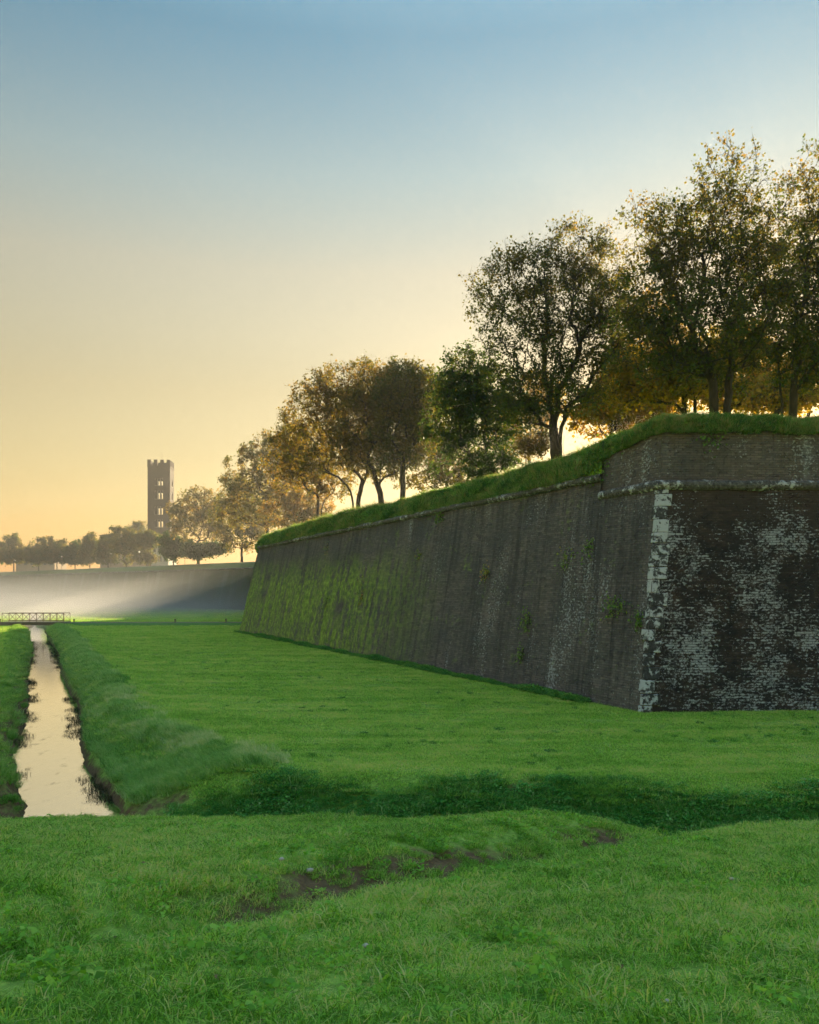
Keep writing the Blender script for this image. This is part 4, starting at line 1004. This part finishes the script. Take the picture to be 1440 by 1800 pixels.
# long pale grass leaning over the canal banks
n = 13000; Y = 21 + 96 * RNG.random(n) ** 1.5; side = RNG.random(n) < 0.72
sd_ = np.where(side, 1.5 + 3.6 * RNG.random(n) * np.where(Y < 40, 1.25, 0.75), -(1.0 + 2.4 * RNG.random(n)))
X = CX0 + CSL * (Y - CY0) + (sd_ + meander(Y)) / CN; z, dirt = terrain(X, Y, True)
lipd = np.where(side, sd_ - (2.75 + 1.7 * sstep(36, 24, Y) ** 2), -sd_ - 2.4) + 0.6 * fbm(X * 0.5, Y * 0.5, 117)
k = (z > -1.05) & (RNG.random(n) > np.where(side, 0.05, dirt * 1.0)) & (RNG.random(n) > sstep(-0.3, 0.9, lipd)) & (Y > 22.0) & (np.abs(Y - PATH_Y) > 3)
X, Y, z, sd_ = X[k], Y[k], z[k], sd_[k]
rot = np.zeros((len(X), 3)); rot[:, 2] = math.atan2(0.42, 0.9) * 0 + np.where(sd_ > 0, math.pi - 0.45, 0.45 * 0 - 0.1) + RNG.normal(size=len(X)) * 0.45
protos = [blade_patch('bank_tuft', 130, 0.26, 0.34, 0.011, M['bank'], 1.1, (0.9, 0.0), 40 + s, (0.05, 0.95), 0.5) for s in range(5)]
scatter('bank_grass', np.stack([X, Y, z], 1), rot, np.clip(0.75 + 0.45 * fbm(X * 0.7, Y * 0.7, 107) + 0.2 * RNG.random(len(X)), 0.3, 1.5) * np.clip(0.7 + Y / 120, 0.7, 1.4), protos, 'long pale dewy grass leaning over the canal banks')

n = 3000; Y = 22.5 + 92 * RNG.random(n) ** 1.6; lp = 2.75 + 1.7 * sstep(36, 24, Y) ** 2
sd_ = lp - 0.25 + 0.45 * RNG.normal(size=n) + 0.4 * fbm(Y * 0.6, Y * 0, 118)
X = CX0 + CSL * (Y - CY0) + (sd_ + meander(Y)) / CN; z = terrain(X, Y); k = (z > -0.5) & (np.abs(Y - PATH_Y) > 3) & (fbm(X * 0.5, Y * 0.35, 119) > -0.2); X, Y, z = X[k], Y[k], z[k]
rot = np.zeros((len(X), 3)); rot[:, 2] = math.pi - 0.45 + RNG.normal(size=len(X)) * 0.6
scatter('pale_bank_grass', np.stack([X, Y, z], 1), rot, 0.55 + 0.45 * RNG.random(len(X)), [blade_patch('pale_tuft', 110, 0.30, 0.30, 0.011, M['pale'], 1.1, (0.7, 0.0), 140 + q, (0.1, 0.9), 0.5) for q in range(4)], 'pale seeding grass along the lip of the right canal bank')

# clover and nettles filling the transverse ditch
n = 15000; X = -9.0 + 31 * RNG.random(n); Y = ditch_edge(X) - 3.6 + 4.0 * RNG.random(n) + 0.3 * RNG.normal(size=n)
z, dirt = terrain(X, Y, True); s = canal_s(X, Y)
k = (RNG.random(n) > dirt * 0.9) & (z > -1.12) & (s > 2.2) & (Y < ditch_edge(X) + 0.7 * fbm(X * 0.7, Y * 0.7, 108) - 0.2 - 0.5 * RNG.random(n) ** 2); X, Y, z = X[k], Y[k], z[k]
protos = [leaf_patch('clover_clump', 190, 0.30, 0.15, 0.042, M['clover'], 50 + q, (-0.1, 1.0)) for q in range(4)] + [leaf_patch('nettle', 60, 0.18, 0.24, 0.055, M['clover'], 56 + q, (0.0, 1.0), 0.4) for q in range(2)] + [blade_patch('ditch_grass', 120, 0.28, 0.22, 0.010, M['bank'], 1.1, None, 58 + q, (-0.2, 0.6), 0.5) for q in range(3)]
scatter('clover', np.stack([X, Y, z], 1), zrot(len(X), 0.12), np.clip(0.85 + 0.6 * fbm(X * 0.6, Y * 0.8, 109) + 0.15 * RNG.normal(size=len(X)), 0.35, 1.35), protos, 'dark green clover and nettles filling the cross ditch')

# grass over the rampart top, hanging over the edge
nst = Rf.shape[0]
n = 17000; I = RNG.random(n) * (nst - 45) + 14; J = 28 * RNG.random(n) ** 2.0 * 0.75
P = bank_pt(I, J)
k = (P[:, 0] < 26); P, J = P[k], J[k]
rot = zrot(len(P), 0.10)
edge = J < 6
protos = [blade_patch('rampart_tuft', 110, 0.28, 0.32, 0.014, M['rampgrass'], 1.1, None, 70 + s, (-0.1, 1.0), 0.6) for s in range(5)]
sc_ = np.clip(0.8 + 0.9 * fbm(P[:, 0] * 0.6 + P[:, 2], P[:, 1] * 0.6, 111) + 0.42 * RNG.normal(size=len(P)), 0.25, 2.2) * np.where(P[:, 1] > 70, 1.3, 1.0) * np.where(P[:, 0] > 9.5, 0.55, 1.0)
sc_ = sc_ * np.where((J < 3.5) & (P[:, 0] < 10), 0.6, 1.0)
rot[edge, 0] += 0.3 * RNG.normal(size=edge.sum())
scatter('rampart_grass', P, rot, sc_, protos, 'uneven green grass capping the bastion wall')

n = 2600; I = 70 + 141 * RNG.random(n); J = 1 + 9 * RNG.random(n); P = bank_pt(I, J); cl = fbm(P[:, 0] * 0.35, P[:, 1] * 0.35, 121); P = P[(cl > 0.08) & (P[:, 0] < 10.5)]
scatter('rampart_brambles', P, zrot(len(P), 0.3), 0.6 + 0.9 * RNG.random(len(P)), [leaf_patch('bramble', 90, 0.30, 0.34, 0.085, M['rampgrass'], 150 + q, (-0.1, 0.5), 0.3) for q in range(4)], 'dark leafy brambles in the grass above the long wall')

# weeds in a ragged strip along the foot of the wall
n = 2600; U = 3.5 + 67 * RNG.random(n); W = -0.55 * RNG.random(n) ** 1.3
P = np.array([pleft(u, w) for u, w in zip(U, W)]); z = terrain(P[:, 0], P[:, 1])
protos = [leaf_patch('foot_weed', 90, 0.26, 0.28, 0.07, M['weed'], 80 + q, (0.0, 0.9), 0.4) for q in range(4)]
scatter('wall_foot_weeds', np.stack([P[:, 0], P[:, 1], z], 1), zrot(n, 0.1), np.clip(0.8 + 0.7 * fbm(U * 0.4, U * 0, 113), 0.25, 1.6), protos, 'ragged green weeds along the foot of the long wall')

# dark weeds standing in the canal
n = 1500; Y = 24 + 75 * RNG.random(n) ** 1.3; sdd = np.where(RNG.random(n) < 0.5, 1, -1) * (1.35 - 0.7 * RNG.random(n) ** 2)
cl = fbm(Y * 0.30, Y * 0 + np.sign(sdd), 115); k = (cl > -0.05) | ((Y > 62) & (RNG.random(n) < 0.5)); Y, sdd = Y[k], sdd[k]
X = CX0 + CSL * (Y - CY0) + (sdd + meander(Y)) / CN
protos = [blade_patch('canal_weed', 26, 0.22, 0.16, 0.012, M['reed'], 1.2, None, 90 + q, (0.0, 1.0), 0.6) for q in range(4)]
scatter('canal_weeds', np.stack([X, Y, np.full(len(X), WATER_Z - 0.02)], 1), zrot(len(X), 0.2), 0.5 + 0.8 * RNG.random(len(X)), protos, 'thin dark weeds standing in the canal water')

# grass fuzz on the far rampart's crest is left to its earth bank; single plants on the near wall follow
def wall_plant(u, z, right, size, label, kind='leaf', tint=(0.1, 0.7), hang=0.35, n=90, wide=1.0):
    w = wall_w(z) - 0.02 + (0.10 if not right and u > UB else 0.0); p = pright(u, w) if right else pleft(u, w)
    nv = N2 if right else N1; dv = D2 if right else D1
    t = empty('wall_plant', (p[0], p[1], z), label, 'plant', 'plants growing on the bastion wall')
    rs = np.random.default_rng(int(u * 31 + z * 7))
    m = n; a = rs.normal(size=m) * 0.5 * wide; b = np.abs(rs.normal(size=m)) * 0.28; c = rs.normal(size=m) * 0.4 - hang * rs.random(m)
    P = (dv[None, :] * a[:, None] + nv[None, :] * b[:, None]) * size; P = np.concatenate([P, (c * size)[:, None]], 1)
    nm = np.concatenate([np.tile(nv, (m, 1)), np.full((m, 1), 0.5)], 1) + rs.normal(size=(m, 3)) * 0.6; nm /= np.linalg.norm(nm, axis=1)[:, None]
    ax = np.cross(nm, rs.normal(size=(m, 3))); ax[:, 2] -= 0.5; ax /= np.linalg.norm(ax, axis=1)[:, None]; sd = np.cross(nm, ax)
    L = 0.11 * (0.6 + 0.8 * rs.random((m, 1))) * max(1, size ** 0.5)
    q = np.stack([P, P + ax * L * 0.5 + sd * L * 0.4, P + ax * L, P + ax * L * 0.5 - sd * L * 0.4], 1).reshape(-1, 3)
    k = np.arange(m) * 4; F = np.concatenate([np.stack([k, k + 1, k + 2], 1), np.stack([k, k + 2, k + 3], 1)])
    me = mesh('foliage', q, F); fattr(me, 'tint', np.repeat(tint[0] + (tint[1] - tint[0]) * rs.random(m), 4)); link('foliage', me, M['ivy'], t)
    g = MB()
    for i in range(5):
        e = P[int(rs.integers(0, m))]; g.bar((-nv[0] * 0.05, -nv[1] * 0.05, 0), tuple(e), 0.012, 4)
    g.build('stems', M['bark'], t)
    return t
def uz(px, py):
    """wall coordinates on the long face under an image point"""
    z = 5.0
    for _ in range(8):
        w = wall_w(z) + 0.10; a, b2 = pleft(0, w), pleft(LEN1, w); d = (b2 - a) / LEN1; k = (px - 720) / 1440
        u = (a[0] - k * a[1]) / (k * d[1] - d[0]); Y = a[1] + d[1] * u; z = zpx(py, Y)
    return u, z
for (px, py, size, lab, tn, hang, nn, wd) in [
    (1088, 1066, 0.75, 'tuft of grass and creeper on a ledge left of the quoins', (0.1, 0.7), 0.1, 170, 1.1),
    (1128, 1085, 0.5, 'bright green creeper hugging the left edge of the quoins', (0.0, 0.5), 0.6, 120, 0.5),
    (640, 1035, 1.1, 'long orange-flecked creeper among the mossy streaks', (0.3, 1.0), 1.2, 170, 0.5),
    (578, 1050, 1.2, 'dark creeper hanging in the mossy part of the wall', (0.0, 0.6), 1.0, 160, 0.5),
    (738, 975, 0.6, 'small yellowish plant high on the middle of the long wall', (0.4, 0.9), 0.4, 80, 0.5),
    (857, 1003, 0.7, 'orange-leaved plant in the middle of the long wall', (0.5, 1.0), 0.5, 110, 0.6),
    (577, 958, 0.9, 'thin creeper trailing below the string course at the far end', (0.2, 1.0), 1.2, 90, 0.5),
    (930, 1085, 0.8, 'green plant low in the nearer half of the long wall', (0.1, 0.6), 0.5, 130, 0.7),
    (1000, 975, 0.8, 'faded creeper patch below the end of the brick parapet', (0.3, 0.9), 0.7, 110, 0.7),
    (920, 1140, 0.6, 'small drooping plant near the foot of the nearer long wall', (0.1, 0.6), 0.9, 80, 0.4),
    (1040, 955, 0.7, 'creeper beside the joint under the brick parapet', (0.1, 0.7), 1.0, 100, 0.5),
    (775, 905, 0.8, 'green plant spilling over the string course at mid wall', (0.0, 0.6), 0.4, 140, 1.2)]:
    u, z = uz(px, py); wall_plant(u, z, False, size, lab, 'leaf', tn, hang, nn, wd)
for (u, z, size, lab, tn, nn) in [(UB + 0.5, 11.3, 1.0, 'leafy ivy bush covering the left end of the brick parapet', (0.0, 0.6), 420)]:
    wall_plant(u, z, False, size, lab, 'leaf', tn, 0.5, nn, 1.2)
wall_plant(2.3, 11.65, True, 0.7, 'ledge of green moss and grass high on the brick parapet', 'leaf', (0.0, 0.5), 0.1, 90, 1.2)

# small things lying in the lawn
def pebble(px, py, r, label, mat='pebble', cat='stone', name='pebble'):
    # first ground hit along the sight line of that point
    k = (px - 720) / 1440; q = (py - 1037) / 1440; Y = np.linspace(2.2, 12, 800); zz = terrain(k * Y, Y); i = int(np.argmax(EYE - q * Y < zz))
    bm = bmesh.new(); bmesh.ops.create_icosphere(bm, subdivisions=2, radius=r); rs = np.random.default_rng(int(px))
    for v in bm.verts: v.co *= 0.8 + 0.4 * rs.random(); v.co.z *= 0.6
    me = bpy.data.meshes.new(name); bm.to_mesh(me); bm.free()
    for p in me.polygons: p.use_smooth = True
    o = link(name, me, M[mat]); o.location = (k * Y[i], Y[i], zz[i] + 0.045); tag(o, label, cat, 'pebbles in the lawn')
pebble(545, 1540, 0.030, 'grey pebble in the bare earth of the lawn hollow')
pebble(1288, 1556, 0.022, 'small white pebble in the lawn at the right')
pebble(642, 1678, 0.018, 'tiny pale pebble in the lawn near the bottom middle')
pebble(1175, 1782, 0.014, 'pale pebble in the lawn at the bottom right edge')
pebble(495, 1520, 0.022, 'second grey pebble further left in the lawn hollow')

n = 70; Y = 2.8 + 8.2 * RNG.random(n); X = (RNG.random(n) * 2 - 1) * (Y * 0.55); P = on_ground(X, Y); P[:, 2] += 0.03
def dead(seed):
    rs = np.random.default_rng(seed); V = [(-0.03, 0, 0), (0, 0.022, 0.008), (0.035, 0, 0.004), (0, -0.022, 0.010)]
    me = mesh('dead_leaf', V, [(0, 1, 2), (0, 2, 3)]); me.materials.append(M['deadleaf']); return bpy.data.objects.new('dead_leaf', me)
scatter('fallen_leaves', P, zrot(n, 0.4), 0.35 + 0.45 * RNG.random(n), [dead(q) for q in range(2)], 'small brown fallen leaves strewn over the lawn')

# ------------------------------------------------------------------ air
def volume_box(name, x0, x1, y0, y1, z0, z1, mat, label):
    b = MB(); b.box(x0, x1, y0, y1, z0, z1); o = b.build(name, mat); return tag(o, label, None, None, 'stuff')
t = NT('haze_air'); t.t.nodes.remove(t.p)
pvn = t.n('VolumePrincipled'); pvn.inputs['Color'].default_value = (0.97, 0.96, 0.93, 1); pvn.inputs['Density'].default_value = 0.00042; pvn.inputs['Anisotropy'].default_value = 0.6
t.t.links.new(pvn.outputs[0], t.out.inputs['Volume'])
volume_box('haze', -420, 330, -60, 480, -3.0, 57.0, t.m, 'pale morning haze filling the air')

def mist_mat():
    t = NT('meadow_mist'); t.t.nodes.remove(t.p); p = t.pos(); x, y, z = t.sep(p)
    n = t.noise(t.mapv(p, (0.012, 0.02, 0.10)), 1.0, 2)
    low = t.math('POWER', 2.718, t.math('MULTIPLY', z, -0.42))
    d = t.math('MULTIPLY', low, t.rng(n, 0.3, 0.7, 0.5, 1.4))
    d = t.math('MULTIPLY', d, t.rng(y, 116, 165)); d = t.math('MULTIPLY', d, t.rng(x, -18, -75, 0.35, 1.0)); d = t.math('MULTIPLY', d, t.rng(z, 11.5, 7.0))
    hi = t.math('MULTIPLY', t.math('MULTIPLY', t.rng(z, 31.0, 9.0), t.rng(y, 150, 260)), t.rng(x, 20, -70)); d = t.math('ADD', d, t.math('MULTIPLY', hi, 0.015))
    v = t.n('VolumePrincipled'); v.inputs['Color'].default_value = (1.0, 1.0, 0.97, 1); v.inputs['Anisotropy'].default_value = 0.45
    t.set(v.inputs['Density'], t.math('MULTIPLY', d, 0.055)); t.t.links.new(v.outputs[0], t.out.inputs['Volume'])
    t.m.volume_intersection_method if hasattr(t.m, 'volume_intersection_method') else None
    return t.m
volume_box('mist', -400, 60, 114, 440, -1.5, 34.0, mist_mat(), 'low bright mist lying over the far meadow')
